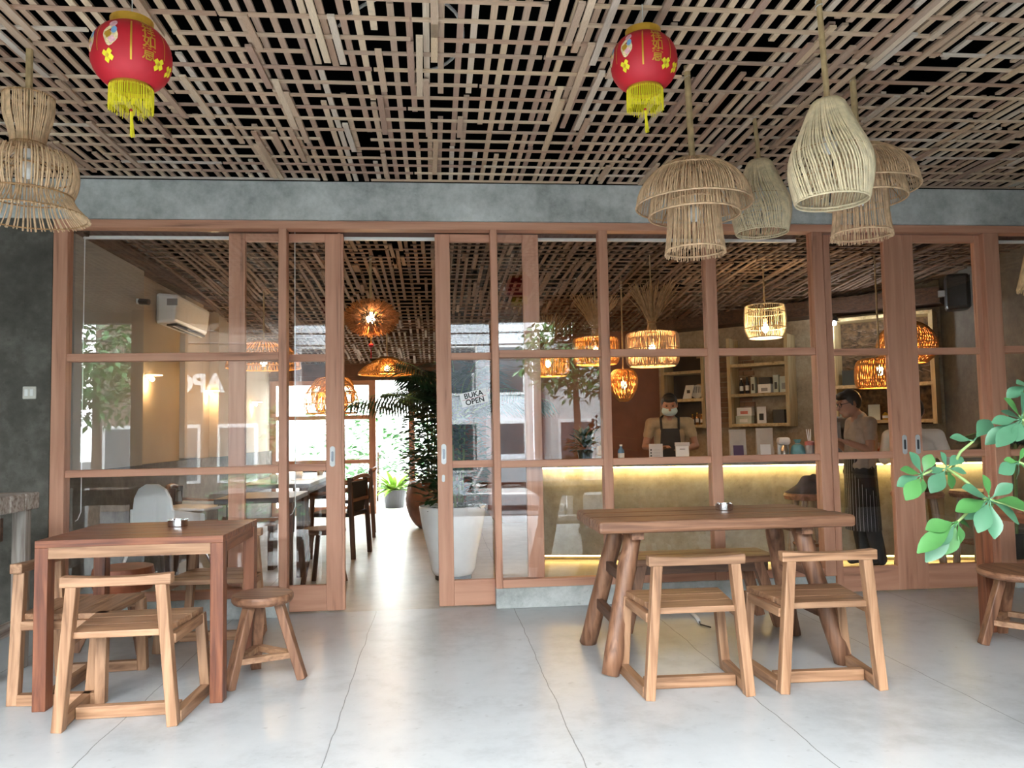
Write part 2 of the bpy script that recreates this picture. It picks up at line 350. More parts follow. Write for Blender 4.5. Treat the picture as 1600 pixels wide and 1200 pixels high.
def slider(name, label, x0, x1, y, sl, sr, handle=None, key=None, z1=2.60, edge=None):
    r = sempty(name, label); T = .045
    for a, b in ((x0, x0 + sl), (x1 - sr, x1)):
        MB().box((a, y, .012), (b, y + T, z1)).build('stile', wf('z'), r, bevel=.004)
    if edge: MB().box((edge - .006, y - .012, .02), (edge + .012, y + .001, z1)).build('cover_strip', wf('z'), r)
    a, b = x0 + sl, x1 - sr
    for z0, zz in ((.012, .185), (.955, 1.005), (1.708, 1.758), (2.545, z1)): MB().box((a, y + .003, z0), (b, y + T - .003, zz)).build('rail', wf('x'), r, bevel=.003)
    for z0, zz in ((.185, .955), (1.005, 1.708), (1.758, 2.545)): pane(r, a, b, z0, zz, y + .02)
    if handle is not None:
        h = MB()
        pts = [(handle + .018 * cos(R(t)), y - .005, 1.052 + (.052 if t < 180 else -.052) + .018 * sin(R(t))) for t in range(0, 360, 20)]
        ho = h.plate(pts, .006, (0, 1, 0)).build('handle_plate', PLATE, r, fix=True)
        pts = [(handle + .0085 * cos(R(t)), y - .007, 1.052 + (.027 if t < 180 else -.027) + .0085 * sin(R(t))) for t in range(0, 360, 30)]
        MB().plate(pts, .004, (0, 1, 0)).build('finger_pull', mat('dark_steel', (.16, .17, .19), .35, .8), ho, fix=True)
    if key is not None:
        pts = [(key + .011 * cos(R(t)), y - .004, .885 + (.014 if t < 180 else -.014) + .011 * sin(R(t))) for t in range(0, 360, 30)]
        MB().plate(pts, .005, (0, 1, 0)).build('keyhole_plate', PLATE, r, fix=True)
    return r
D1 = slider('door_1', 'brown wooden sliding door slid open on the left of the doorway', -1.41, -.635, 5.465, .11, .125, handle=-.715, edge=-.665)
D2 = slider('door_2', 'brown wooden sliding door with the hanging OPEN sign, right of the doorway', 0.0, .735, 5.455, .105, .115, handle=.045, key=.04)
D3 = slider('door_3', 'closed brown wooden sliding door behind the right end of the long table', 2.83, 3.44, 5.40, .05, .145, handle=3.385)
D4 = slider('door_4', 'closed brown wooden sliding door next to the far right post', 3.44, 4.07, 5.40, .085, .06, handle=3.487)

# ---- porch ceiling: three layers of battens under a deck coloured black as roof-space shade
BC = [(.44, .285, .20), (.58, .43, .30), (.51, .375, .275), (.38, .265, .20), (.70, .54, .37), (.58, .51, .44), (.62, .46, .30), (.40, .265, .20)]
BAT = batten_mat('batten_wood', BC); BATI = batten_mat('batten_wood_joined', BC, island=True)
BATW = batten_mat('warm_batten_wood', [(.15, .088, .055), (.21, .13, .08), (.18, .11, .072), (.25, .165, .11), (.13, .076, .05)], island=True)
ceil = struct(MB().box((-4.9, -.4, 3.16), (6.7, 5.4, 3.3)).build('ceiling', BLACK), 'porch ceiling of loose wooden battens crossed under a deck painted black for void shade')
_unit = MB().box((-.5, -.5, -.5), (.5, .5, .5)).mesh('batten'); _unit.materials.append(BAT)
rest = MB()
nb = [0]
def batten(cx, cy, cz, sx, sy, sz, rot=0., single=True):
    if single:
        o = bpy.data.objects.new('batten', _unit); C.objects.link(o); o.parent = ceil
        o.location = (cx, cy, cz); o.scale = (sx, sy, sz); o.rotation_euler = (0, 0, rot); nb[0] += 1
    else:
        P = [];
        for z in (-.5, .5):
            for x, y in ((-.5, -.5), (.5, -.5), (.5, .5), (-.5, .5)):
                X, Y = x * sx, y * sy; P.append((cx + X * cos(rot) - Y * sin(rot), cy + X * sin(rot) + Y * cos(rot), cz + z * sz))
        rest.quadbox(P)
r2 = random.Random(11)
def inview(x, y, m=0.): return -.62 * y - .0 + m < x < .80 * y - m
def lattice(emit, x0, x1, y0, y1, zl, pitch=.07, rowp=.15, sticks=1.0, rr=r2):
    # upper layer, running away from the viewer
    n = int((x1 - x0) / pitch)
    for i in range(n):
        x = x0 + (i + .5) * pitch + rr.uniform(-.012, .012); y = y0 - rr.uniform(0, .8)
        while y < y1:
            L = rr.uniform(.7, 2.3); a = max(y, y0); b = min(y + L, y1)
            if b - a > .08: emit('up', x, (a + b) / 2, zl + .030, .028, b - a, .012, rr.uniform(-.006, .006))
            y += L + (rr.uniform(.02, .05) if rr.random() < .7 else rr.uniform(.15, .6))
            x += rr.uniform(-.006, .006)
    n = int((y1 - y0) / rowp)
    for j in range(n):
        y = y1 - .035 - j * rowp + rr.uniform(-.012, .012); x = x0 - rr.uniform(0, 1)
        while x < x1:
            L = rr.uniform(.6, 2.4); a = max(x, x0); b = min(x + L, x1)
            if b - a > .08: emit('row', (a + b) / 2, y, zl + .0175, b - a, .023, .009, rr.uniform(-.004, .004))
            x += L + (0.01 if rr.random() < .6 else rr.uniform(.08, .35))
    k = int((x1 - x0) * (y1 - y0) * 6.6 * sticks)
    for i in range(k):
        L = rr.choice((.28, .34, .42, .5, .6, .72)); x = x0 + pitch * int(rr.uniform(0, (x1 - x0) / pitch)) + rr.choice((0, .03)); y = rr.uniform(y0 + L / 2, y1 - L / 2 + .02)
        emit('st', x, y, zl + .006, .030, L, .012, rr.uniform(-.02, .02))
buf = []
lattice(lambda k, *a: buf.append((k, *a)), -4.75, 6.5, 2.55, 5.32, 2.905)
pri = {'st': 0, 'row': 1, 'up': 2}
def seen(b):
    k, x, y, z, sx, sy, sz, r = b
    return any(inview(xx, yy) and yy > 2.75 for xx in (x - sx / 2, x, x + sx / 2) for yy in (y - sy / 2, y, y + sy / 2))
vis = [b for b in buf if seen(b)]; hid = [b for b in buf if not seen(b)]
vis.sort(key=lambda b: (pri[b[0]], -max(b[4], b[5]) / b[2]))
for i, b in enumerate(vis): batten(*b[1:], single=i < 298)
for b in hid: batten(*b[1:], single=False)
lattice(lambda k, *a: batten(*a, single=False), -4.75, 6.5, -.3, 2.55, 2.905, pitch=.075)
rest.build('further_battens', BATI, ceil, stuff=True)
MB().tube([(-.05 + .25 * sin(t * .8) - .1 * t * .3, 3.55 + .32 * cos(t * .9), 3.03 + .01 * t) for t in [i * .25 for i in range(22)]], .008, 6).build('loose_cable', mat('white_cable', (.6, .6, .58), .5), ceil)

# ---- inside ceiling
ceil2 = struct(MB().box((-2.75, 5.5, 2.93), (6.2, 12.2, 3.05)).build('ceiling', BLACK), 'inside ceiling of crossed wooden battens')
rest = MB(); r3 = random.Random(5)
lattice(lambda k, *a: batten(*a, single=False), -2.6, 5.5, 5.6, 12.0, 2.70, pitch=.075, rr=r3)
rest.v = [(x, y, z - max(0, y - 7.5) * .1) for x, y, z in rest.v]
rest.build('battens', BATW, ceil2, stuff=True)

# ---- inside walls
wl = sempty('wall_left', 'beige plastered inside wall with dark concrete lower half')
MB().box((-2.75, 5.5, .98), (-2.5, 12.1, 2.95)).build('plaster_wall', PLASTER, wl)
MB().box((-2.75, 5.5, 0), (-2.47, 12.1, .98)).build('concrete_dado', CONC_DARK, wl)
MB().box((-2.5, 5.5, .98), (-2.43, 6.75, 2.95)).build('pilaster', mat('grey_plaster', (.36, .34, .30), .8, var=.06, scale=2), wl)
MB().box((-2.5, 8.9, .98), (-2.4, 9.5, 2.95)).build('pilaster', PLASTER, wl)
MB().box((-2.52, 5.5, 2.60), (-2.38, 12.1, 2.70)).build('wall_beam', darkwood('y'), wl)
def wall_line(a, b, z0, z1, t, m, name, label, parent=None):
    a = V(a); b = V(b); d = (b - a).normalized(); n = V((-d.y, d.x)) * t
    P = [(p.x, p.y, z) for z in (z0, z1) for p in (a, b, b + n, a + n)]
    o = MB().quadbox(P).build(name, m, parent, fix=True)
    return struct(o, label) if parent is None else o
wall_line((4.98, 5.5), (5.25, 7.64), 0, 2.95, -.15, CONC_IN, 'wall_right', 'bare concrete inside wall carrying the black loudspeaker')
WO = V((3.79, 9.0)); WD = V((.731, -.682)); WN = V((-.682, -.731))
def wpt(t, o, z): p = WO + WD * t + WN * o; return V((p.x, p.y, z))
def wbox(t0, t1, o0, o1, z0, z1): 
    P = [wpt(t, o, z) for z in (z0, z1) for t, o in ((t0, o0), (t1, o0), (t1, o1), (t0, o1))]
    return [tuple(p) for p in P]
PLAST2 = concrete('mottled_plaster', (.20, .15, .09), (.33, .26, .17), (.45, .38, .27), scale=4)
wb = struct(MB().quadbox(wbox(-1.5, 2.05, -.15, 0, 0, 2.95)).build('wall_back', PLAST2, fix=True), 'mottled bar back wall with a strip of bare brick')
BRICK = batten_mat('red_brick', [(.27, .14, .075), (.32, .18, .10), (.22, .11, .06), (.36, .23, .13)])
for r_ in range(15):
    z = 1.2 + r_ * .062
    for c_ in range(4):
        t0 = -.72 + c_ * .2 + (.1 if r_ % 2 else 0); t1 = min(t0 + .188, .0)
        if t1 - t0 > .03: MB().quadbox(wbox(t0, t1, 0, .02 + .006 * ((r_ * 7 + c_ * 3) % 3), z, z + .052)).build('brick', BRICK, wb, fix=True)
MB().quadbox(wbox(-1.25, 2.05, 0, .34, 2.42, 2.58)).build('ceiling_beam', darkwood('x'), wb, fix=True)
wall_line((2.95, 9.84), (.75, 10.35), 0, 2.95, -.12, BROWN, 'wall_bar_side', 'red-brown wooden wall behind the bar')
wall_line((.75, 10.35), (.75, 12.1), 0, 2.95, -.12, BROWN, 'wall_passage', 'brown wall beside the back door')

# ---- back glazing
struct(MB().box((-2.5, 12.0, 2.02), (.9, 12.2, 3.0)).box((-2.5, 11.97, 2.08), (.9, 12.0, 2.2)).build('wall_rear', mat('brown_wall', (.13, .055, .03), .6, var=.2)), 'dark brown wall above the back door opening')
def rear_leaf(name, label, x0, x1, y=12.04):
    r = sempty(name, label); T = .05
    for a, b in ((x0, x0 + .09), (x1 - .1, x1)): MB().box((a, y, .0), (b, y + T, 2.02)).build('stile', wf('z'), r)
    for z0, z1 in ((0, .12), (.76, .82), (1.43, 1.49), (1.95, 2.02)): MB().box((x0 + .09, y + .004, z0), (x1 - .1, y + T - .004, z1)).build('rail', wf('x'), r)
    for z0, z1 in ((.12, .76), (.82, 1.43), (1.49, 1.95)): pane(r, x0 + .09, x1 - .1, z0, z1, y + .02)
    return r
rear_leaf('door_5', 'far brown glazed garden door left of the back opening', -1.5, -.93)
rear_leaf('door_6', 'far brown glazed garden door right of the back opening', -.43, .12)
rear_leaf('window_4', 'far brown glazed garden window at the left wall', -2.5, -1.5)
struct(MB().box((.13, 12.0, 0), (.9, 12.2, 2.02)).build('wall_rear_blocker', BROWN), 'added brown wall blocking garden light right of the far garden door')  # solid wall added to keep bright garden light out behind the plants

# ================================================================ PORCH FURNITURE
def make_chair(label, loc, rz, mw=teak, group='low wooden chairs on the porch'):
    t = thing('wooden_chair', label, 'chair', loc, rz, group)
    for s in (-1, 1):
        MB().bar((s * .228, -.2, 0), (s * .178, -.205, .59), .044, .05, up=(0, 1, 0)).build('leg', mw('z'), t, bevel=.004)
        MB().bar((s * .258, .19, 0), (s * .228, .185, .375), .044, .048, up=(0, 1, 0)).build('leg', mw('z'), t, bevel=.004)
        MB().bar((s * .232, -.178, .026), (s * .256, .168, .026), .04, .05, up=(0, 0, 1)).build('sled_rail', mw('y'), t, bevel=.003)
        MB().bar((s * .212, -.178, .352), (s * .232, .19, .352), .032, .04, up=(0, 0, 1)).build('seat_rail', mw('y'), t, bevel=.003)
    MB().bar((-.215, -.055, .027), (.215, -.055, .027), .052, .04, up=(0, 1, 0)).build('stretcher', mw('x'), t, bevel=.003)
    for i in range(3):
        y0 = -.205 + .137 * i; y1 = y0 + .133; h0 = .188 + .05 * max(0, y0 + .2) / .4; h1 = .188 + .05 * (y1 + .2) / .4
        P = [(x, y, z) for z in (.372, .4) for x, y in ((-h0, y0), (h0, y0), (h1, y1), (-h1, y1))]
        MB().quadbox(P).build('seat_plank', mw('x'), t, bevel=.004)
    b = MB()
    n = 9
    for i in range(n):
        x0 = -.222 + .444 * i / n; x1 = -.222 + .444 * (i + 1) / n
        f = lambda x: .634 - .010 * (1 - (x / .222) ** 2)
        b.quadbox([(x0, -.235, .588), (x1, -.235, .588), (x1, -.18, .588), (x0, -.18, .588), (x0, -.235, f(x0)), (x1, -.235, f(x1)), (x1, -.18, f(x1)), (x0, -.18, f(x0))])
    o = b.build('back_rail', mw('x'), t)
    bm = bmesh.new(); bm.from_mesh(o.data); bmesh.ops.remove_doubles(bm, verts=bm.verts, dist=1e-4)
    bmesh.ops.delete(bm, geom=[f for f in bm.faces if abs(f.normal.x) > .9 and abs(f.calc_center_median().x) < .22], context='FACES_ONLY'); bm.to_mesh(o.data); bm.free()
    bv = o.modifiers.new('bevel', 'BEVEL'); bv.width = .005; bv.segments = 2
    return t
ch = make_chair('low wooden chair with its back to us in front of the square red table', (-1.345, 3.67, 0), R(1))
dup(ch, 'low wooden chair seen from the side at the left end of the square red table', (-1.73, 4.06, 0), R(-90))
dup(ch, 'low wooden chair facing us on the window side of the square red table', (-1.31, 4.80, 0), R(179))
dup(ch, 'low wooden chair with its back to us at the left half of the long table', (1.155, 3.67, 0), R(-1))
dup(ch, 'low wooden chair with its back to us at the right half of the long table', (1.775, 3.66, 0), R(-2))

# square red table
def square_table(label, x0, x1, y0, y1, h=.75, fm=teak):
    t = thing('square_table', label, 'table', ((x0 + x1) / 2, (y0 + y1) / 2, 0)); cx, cy = (x0 + x1) / 2, (y0 + y1) / 2; a, b = x1 - cx, y1 - cy
    for i in range(5):
        w = 2 * b / 5; MB().box((-a, -b + i * w + .0015, h - .032), (a, -b + (i + 1) * w - .0015, h)).build('top_plank', redteak('x'), t, bevel=.002)
    for sx in (-1, 1):
        for sy in (-1, 1):
            MB().box((min(sx * a, sx * (a - .058)), min(sy * b, sy * (b - .07)), 0), (max(sx * a, sx * (a - .058)), max(sy * b, sy * (b - .07)), h - .032)).build('leg', redteak('z'), t, bevel=.003)
        MB().box((min(sx * (a - .008), sx * (a - .035)), -b + .07, h - .085), (max(sx * (a - .008), sx * (a - .035)), b - .07, h - .032)).build('apron', redteak('y'), t)
    MB().box((-a + .058, -b + .003, h - .082), (a - .058, -b + .03, h - .032)).build('apron', fm('x'), t)
    MB().box((-a + .058, b - .03, h - .082), (a - .058, b - .003, h - .032)).build('apron', redteak('x'), t)
    return t
square_table('small square red-brown wooden table standing on the left of the porch', -1.8, -.98, 3.72, 4.40)
square_table('red-brown wooden table over the round stool at the right edge', 3.12, 3.95, 3.68, 4.33, .74, redteak)

def ashtray(label, loc):
    t = thing('ashtray', label, 'ashtray', loc)
    MB().lathe([(0, 0), (.046, 0), (.048, .004), (.048, .034), (.044, .034), (.042, .012), (0, .012)], 32).build('bowl', CHROME, t, smooth=False)
    for k in range(4):
        a = k * pi / 2 + .4; MB().bar((.042 * cos(a), .042 * sin(a), .0355), (.049 * cos(a), .049 * sin(a), .0355), .012, .004, up=(0, 0, 1)).build('cigarette_rest', CHROME, t)
ashtray('round steel ashtray on the square red table', (-1.32, 4.16, .75))
ashtray('round steel ashtray on the long rustic table', (1.56, 4.18, .75))

# long rustic table
lt = thing('long_table', 'long rustic wooden table with splayed log legs on the right of the porch', 'table', (1.43, 4.1, 0))
for i in range(3):
    y0 = -.32 + i * .215; x0 = (-.65, -.655, -.648)[i]; x1 = (.665, .645, .62)[i]
    MB().box((x0, y0, .69), (x1, y0 + .212, .75)).build('top_plank', oldteak('x'), lt, bevel=.016)
for sx in (-1, 1):
    for sy, yb, yt in ((-1, -.26, -.15), (1, .32, .18)):
        p = V((sx * .60, yb, 0)); q = V((sx * .44, yt, .69)); pts = [p.lerp(q, k / 7) for k in range(8)]
        rs = [.047 + .003 * sin(3.1 * k + sx + sy) for k in range(8)]
        MB().tube([x_ + V((.002 * sin(k * 2.2), .002 * cos(k * 1.7), 0)) for k, x_ in enumerate(pts)], rs, 12).build('log_leg', oldteak('z'), lt, smooth=True)
    for z in (.24, .45):
        f = z / .69; xx = sx * (.60 - .16 * f); MB().bar((xx, -.26 + .11 * f, z), (xx, .32 - .14 * f, z), .055, .035, up=(1, 0, 0)).build('rung', darkwood('y') if sx < 0 else oldteak('y'), lt, bevel=.004)
    MB().box((sx * .44 - .03, -.25, .65), (sx * .44 + .03, .26, .69)).build('bearer', oldteak('y'), lt)

# bench behind it
bn = thing('bench', 'dark wooden plank bench between the long table and the window', 'bench', (1.57, 4.76, 0))
for i in range(2): MB().box((-.46, -.16 + i * .165, .385), (.47, .0 + i * .165, .425)).build('seat_plank', oldteak('x'), bn, bevel=.005)
MB().box((-.42, -.13, .33), (.42, -.10, .385)).build('apron', darkwood('x'), bn); MB().box((-.42, .11, .33), (.42, .14, .385)).build('apron', darkwood('x'), bn)
for sx in (-1, 1):
    for sy in (-1, 1): MB().bar((sx * .47, sy * .15, 0), (sx * .36, sy * .11, .385), .06, .05, up=(0, 1, 0)).build('leg', oldteak('z'), bn, bevel=.004)
    MB().bar((sx * .43, -.14, .14), (sx * .43, .14, .14), .045, .03, up=(1, 0, 0)).build('rung', darkwood('y'), bn)

def round_stool(label, loc, rz, r=.155, h=.42, th=.045, seat=None, legr=.2, mw=oldteak, nleg=3):
    t = thing('round_stool', label, 'stool', loc, rz, 'round wooden stools on the porch')
    MB().lathe([(0, h - th), (r * .93, h - th), (r, h - th * .7), (r * 1.01, h - th * .3), (r * .97, h), (0, h)], 36).build('seat', seat or mw('x'), t, smooth=False, bevel=.003)
    for k in range(nleg):
        a = 2 * pi * k / nleg; ca, sa = cos(a), sin(a)
        MB().bar((legr * ca, legr * sa, 0), (r * .55 * ca, r * .55 * sa, h - th), .05, .042, up=(ca, sa, 0)).build('leg', mw('z'), t, bevel=.005)
    for k in range(nleg):
        a = 2 * pi * k / nleg; b = 2 * pi * (k + 1) / nleg; f = .12 / (h - th); q = legr + (r * .55 - legr) * f - .01
        MB().bar((q * cos(a), q * sin(a), .12), (q * cos(b), q * sin(b), .12), .034, .028, up=(0, 0, 1)).build('stretcher', teak('x'), t)
    return t
round_stool('round wooden three-legged stool at the right corner of the square red table', (-.875, 4.05, 0), R(-8), r=.148)
round_stool('round wooden stool cut by the right edge of the picture', (3.17, 4.02, 0), R(-97), r=.225, h=.40, th=.04, legr=.24, nleg=4)
round_stool('round stool with thick red-brown drum seat between the square table and the window', (-1.82, 4.78, 0), R(-45), r=.165, h=.46, th=.13, seat=mat('red_lacquer_wood', (.33, .10, .045), .45, var=.25), legr=.24)

# grey bar table cut by the left edge
gt = thing('bar_table', 'tall whitewashed grey wooden table cut by the left edge', 'table', (-2.55, 4.28, 0))
for i in range(3): MB().box((-.38, -.2 + i * .15, .83), (.385, -.055 + i * .15, .92)).build('top_plank', washwood('x'), gt, bevel=.008)
for sx in (-1, 1):
    for sy in (-1, 1): MB().box((sx * .33 - .035, sy * .15 - .03 + .02, 0), (sx * .33 + .035, sy * .15 + .03 + .02, .83)).build('leg', washwood('z'), gt, bevel=.004)
    MB().box((sx * .33 - .02, -.11, .2), (sx * .33 + .02, .15, .26)).build('rung', washwood('y'), gt)
MB().box((-.3, .01, .68), (.3, .05, .8)).build('crosspiece', darkwood('x'), gt)

# switch, floor cable
sw = thing('wall_switch', 'white wall socket plate on the dark concrete left of the glazing', 'socket', (-2.63, 5.345, 1.51))
MB().box((-.042, -.012, -.042), (.042, 0, .042)).build('plate', mat('ivory_plastic', (.62, .60, .54), .4), sw, bevel=.006)
for sx in (-1, 1): MB().box((sx * .016 - .011, -.017, -.022), (sx * .016 + .011, -.012, .022)).build('rocker', WHITE, sw, bevel=.002)
cb = thing('floor_cable', 'short white cable end lying on the floor under the long table', 'cable', (1.62, 4.75, 0))
MB().tube([(0, .25, .012), (-.01, .1, .012), (-.03, 0, .012)], .012, 8).build('sleeve', WHITE, cb, smooth=True); MB().tube([(-.03, 0, .012), (-.04, -.05, .008), (0, -.12, .006)], .004, 6).build('wire', BLACKP, cb)

# ---- schefflera in the right foreground
pl = thing('potted_schefflera', 'umbrella plant with glossy leaves reaching in from the right edge', 'plant', (2.42, 2.32, 0))
o_ = V((2.42, 2.32, 0))
MB().lathe([(0, 0), (.15, 0), (.2, .36), (.215, .36), (.215, .40), (.19, .40), (.185, .34), (0, .34)], 28).build('pot', mat('terracotta', (.38, .15, .075), .8, var=.2), pl)
MB().lathe([(.185, .36), (0, .365)], 20).build('soil', SOIL, pl)
MB().tube([(0, 0, .34), (-.08, -.02, .6), (-.19, -.05, .9), (-.21, -.06, 1.35), (-.18, -.05, 1.6)], [.018, .016, .013, .01, .006], 8).build('trunk', BARK, pl)
CL = {'A': ((1.607, 2.158, 0.976), [(1.592, 2.152, 1.048), (1.666, 2.138, 1.023), (1.737, 2.156, 0.954), (1.705, 2.158, 0.905), (1.588, 2.113, 0.87), (1.534, 2.109, 0.892), (1.538, 2.175, 0.921), (1.485, 2.129, 0.953), (1.509, 2.127, 1.018)]), 'B': ((1.562, 2.279, 1.063), [(1.541, 2.267, 1.113), (1.628, 2.296, 1.099), (1.62, 2.267, 1.049), (1.582, 2.28, 0.998), (1.483, 2.241, 0.996), (1.509, 2.28, 1.053)]), 'C': ((1.468, 2.259, 1.045), [(1.432, 2.251, 1.116), (1.509, 2.268, 1.108), (1.389, 2.263, 1.016), (1.387, 2.214, 0.979), (1.474, 2.27, 0.986), (1.4, 2.256, 1.066)]), 'F': ((1.511, 2.168, 0.913), [(1.357, 2.121, 0.842), (1.42, 2.187, 0.796), (1.407, 2.156, 0.899), (1.445, 2.176, 0.849), (1.483, 2.189, 0.813), (1.526, 2.175, 0.847), (1.571, 2.192, 0.895)]), 'E': ((1.742, 2.183, 1.208), [(1.658, 2.197, 1.204), (1.687, 2.169, 1.274), (1.699, 2.208, 1.238), (1.638, 2.204, 1.139), (1.631, 2.141, 1.135), (1.695, 2.144, 1.147), (1.729, 2.151, 1.289), (1.815, 2.21, 1.237)]), 'E2': ((1.774, 2.19, 1.314), [(1.706, 2.19, 1.276), (1.721, 2.164, 1.317), (1.778, 2.18, 1.371)]), 'G': ((1.724, 2.182, 1.081), [(1.647, 2.16, 1.053), (1.678, 2.179, 1.09), (1.741, 2.178, 1.122), (1.735, 2.204, 1.026), (1.763, 2.186, 1.046), (1.716, 2.206, 1.042)]), 'D': ((1.639, 2.257, 1.145), [(1.723, 2.286, 1.212), (1.569, 2.261, 1.16)])}
r4 = random.Random(2)
for key, (c, tips) in CL.items():
    c = V(c) - o_; par = {'F': 'A', 'B': 'A', 'C': 'B', 'D': 'B', 'E2': 'E'}.get(key); hub = V((-.19, -.05, max(.75, c.z - .12))) if par is None else V(CL[par][0]) - o_ + V((.03, .03, -.02))
    mid = hub.lerp(c, .55) + V((0, .01, -.03 if par is None else .012))
    MB().tube([hub, mid, c], [.006, .005, .0035], 6).build('stalk', STEM, pl, smooth=True)
    for tp in tips:
        tp = V(tp) - o_; d = tp - c; L = d.length; st = c + d * .16
        nr = V((.15 * r4.uniform(-1, 1), -.75, .75)) if key != 'G' else V((.3, -.6, .4))
        lf = MB()
        lf.tube([c, st + d * .03], .0022, 5)
        lf.leaf(st, d, nr, L * .84, min(L * .5, .05), fold=.22, droop=.10, seg=7, round_=True)
        lf.build('leaf', LEAF[4] if r4.random() < .62 else LEAF[0], pl, smooth=True)

# ================================================================ HANGING LAMPS (porch)
def ribs(prof, n, r, twist=0., jit=0., sides=4, seed=1, rj=.25):
    m = MB(); q = random.Random(seed)
    for k in range(n):
        a = 2 * pi * (k + q.uniform(-jit, jit)) / n; ex = q.uniform(-1, 1) * jit
        pts = [(rr * cos(a + twist * i / (len(prof) - 1)), rr * sin(a + twist * i / (len(prof) - 1)), z - (ex * .012 if i == len(prof) - 1 else 0)) for i, (rr, z) in enumerate(prof)]
        m.tube(pts, r * (1 + rj * q.uniform(-1, 1)), sides)
    return m
def ring(rr, z, t=.004, n=40): return MB().tube([(rr * cos(2 * pi * k / n), rr * sin(2 * pi * k / n), z) for k in range(n)], t, 5, closed=True)
def spline(prof, k=3):
    out = []
    for i in range(len(prof) - 1):
        p0 = prof[max(i - 1, 0)]; p1 = prof[i]; p2 = prof[i + 1]; p3 = prof[min(i + 2, len(prof) - 1)]
        for j in range(k):
            t = j / k; out.append(tuple(.5 * ((2 * p1[c]) + (-p0[c] + p2[c]) * t + (2 * p0[c] - 5 * p1[c] + 4 * p2[c] - p3[c]) * t * t + (-p0[c] + 3 * p1[c] - 3 * p2[c] + p3[c]) * t ** 3) for c in (0, 1)))
    return out + [prof[-1]]
def hang(t, ztop, zbot, m=BAMBOO, r=.011, lean=0.):
    L = ztop - zbot; MB().tube([(lean, 0, ztop), (lean * .5, 0, zbot + L * .5), (0, 0, zbot)], r, 8).build('hanging_rod', m, t)
    MB().tube([(lean * .9 + .014 * cos(a), .014 * sin(a), zbot + L * .85 + .004 * a) for a in [i * .6 for i in range(22)]], .0022, 4).build('wire_tie', mat('grey_wire', (.5, .5, .48), .5), t)
def bulb(t, z, lit=False, m=None):
    MB().lathe([(0, z + .09), (.016, z + .09), (.016, z + .05)], 12).build('bulb_socket', WHITE, t)
    MB().ball((0, 0, z), (.032, .032, .042)).build('bulb', (m or BULB) if lit else mat('off_bulb', (.85, .85, .82), .25), t, smooth=True)

# hourglass rattan lamp at upper left
t = thing('hourglass_lamp', 'hourglass-shaped rattan hanging lamp at the upper left corner', 'lamp', (-1.75, 3.5, 2.15))
hang(t, .80, .50, r=.015)
pr1 = spline([(.098, .545), (.094, .46), (.075, .39), (.066, .33), (.10, .30), (.165, .275)])
ribs(pr1, 60, .0036, jit=.3, seed=3).build('upper_shade', RATTAN, t, smooth=True, stuff=True)
pr2 = spline([(.168, .285), (.192, .24), (.196, .18), (.185, .13), (.175, .10), (.20, .055), (.245, .01)])
ribs(pr2, 84, .0040, jit=.35, seed=4).build('lower_shade', RATTAN, t, smooth=True, stuff=True)
for rr, z in ((.099, .54), (.068, .33), (.165, .275), (.18, .105), (.238, .02), (.195, .2)): ring(rr * .985, z, .004).build('hoop', RATTAN_RIM, t, smooth=True)
bulb(t, .22)

def mushroom(label, loc, ztop, tilt=0.):
    t = thing('mushroom_lamp', label, 'lamp', loc, tilt, 'rattan mushroom lamps'); hang(t, ztop - loc[2], .44, r=.016, lean=-.012)
    top = spline([(.02, .46), (.10, .452), (.19, .40), (.255, .32), (.275, .24)])
    ribs(top, 140, .0026, jit=.35, seed=5).build('top_canopy', RATTAN, t, smooth=True, stuff=True)
    mid = spline([(.12, .40), (.16, .36), (.20, .28), (.215, .19)])
    ribs(mid, 112, .0026, jit=.35, seed=6).build('middle_tier', RATTAN, t, smooth=True, stuff=True)
    low = spline([(.118, .36), (.123, .24), (.128, .12), (.143, .0)])
    ribs(low, 80, .0028, jit=.4, seed=7).build('drum_shade', RATTAN, t, smooth=True, stuff=True)
    for rr, z in ((.275, .24), (.19, .40), (.215, .19), (.12, .385), (.123, .26), (.14, .02)): ring(rr, z, .005).build('hoop', RATTAN, t, smooth=True)
    for k in range(6):
        a = k * pi / 3; MB().tube([(.03 * cos(a), .03 * sin(a), .45), (.21 * cos(a), .21 * sin(a), .20)], .003, 5).build('strut', RATTAN_RIM, t)
    bulb(t, .20); return t
mushroom('tiered rattan mushroom lamp, the left one of the right-hand cluster', (1.245, 3.6, 2.03), 2.96)
mushroom('tiered rattan mushroom lamp partly hidden behind the pale gourd lamp', (2.10, 3.62, 2.12), 2.96)

def gourd(label, loc, ztop, sc=1.):
    t = thing('gourd_lamp', label, 'lamp', loc, 0, 'pale gourd-shaped rattan lamps'); hang(t, ztop - loc[2], .40 * sc, r=.012, lean=-.02)
    p = spline([(.035 * sc, .415 * sc), (.062 * sc, .40 * sc), (.105 * sc, .30 * sc), (.15 * sc, .20 * sc), (.158 * sc, .12 * sc), (.138 * sc, .01 * sc)])
    ribs(p, 78, .0042, twist=.75, jit=.25, seed=8).build('swirled_shade', RATTAN_PALE, t, smooth=True, stuff=True)
    for rr, z in ((.035, .412), (.137, .008), (.134, .02)): ring(rr * sc, z * sc, .0045).build('hoop', RATTAN_PALE, t, smooth=True)
    for rr, z in ((.085, .33), (.152, .20), (.155, .09)): ring(rr * sc * .985, z * sc, .002).build('binding', RATTAN_RIM, t, smooth=True)
    MB().tube([(.01, 0, .39 * sc), (.015, 0, .2 * sc), (-.01, 0, .005)], .003, 5).build('flex', BLACKP, t); bulb(t, .24 * sc); return t
gourd('pale gourd-shaped rattan lamp, the nearest of the right-hand cluster', (1.565, 2.9, 2.075), 2.93)
gourd('pale gourd-shaped rattan lamp half hidden behind the mushroom lamp', (1.80, 4.1, 2.26), 2.94)

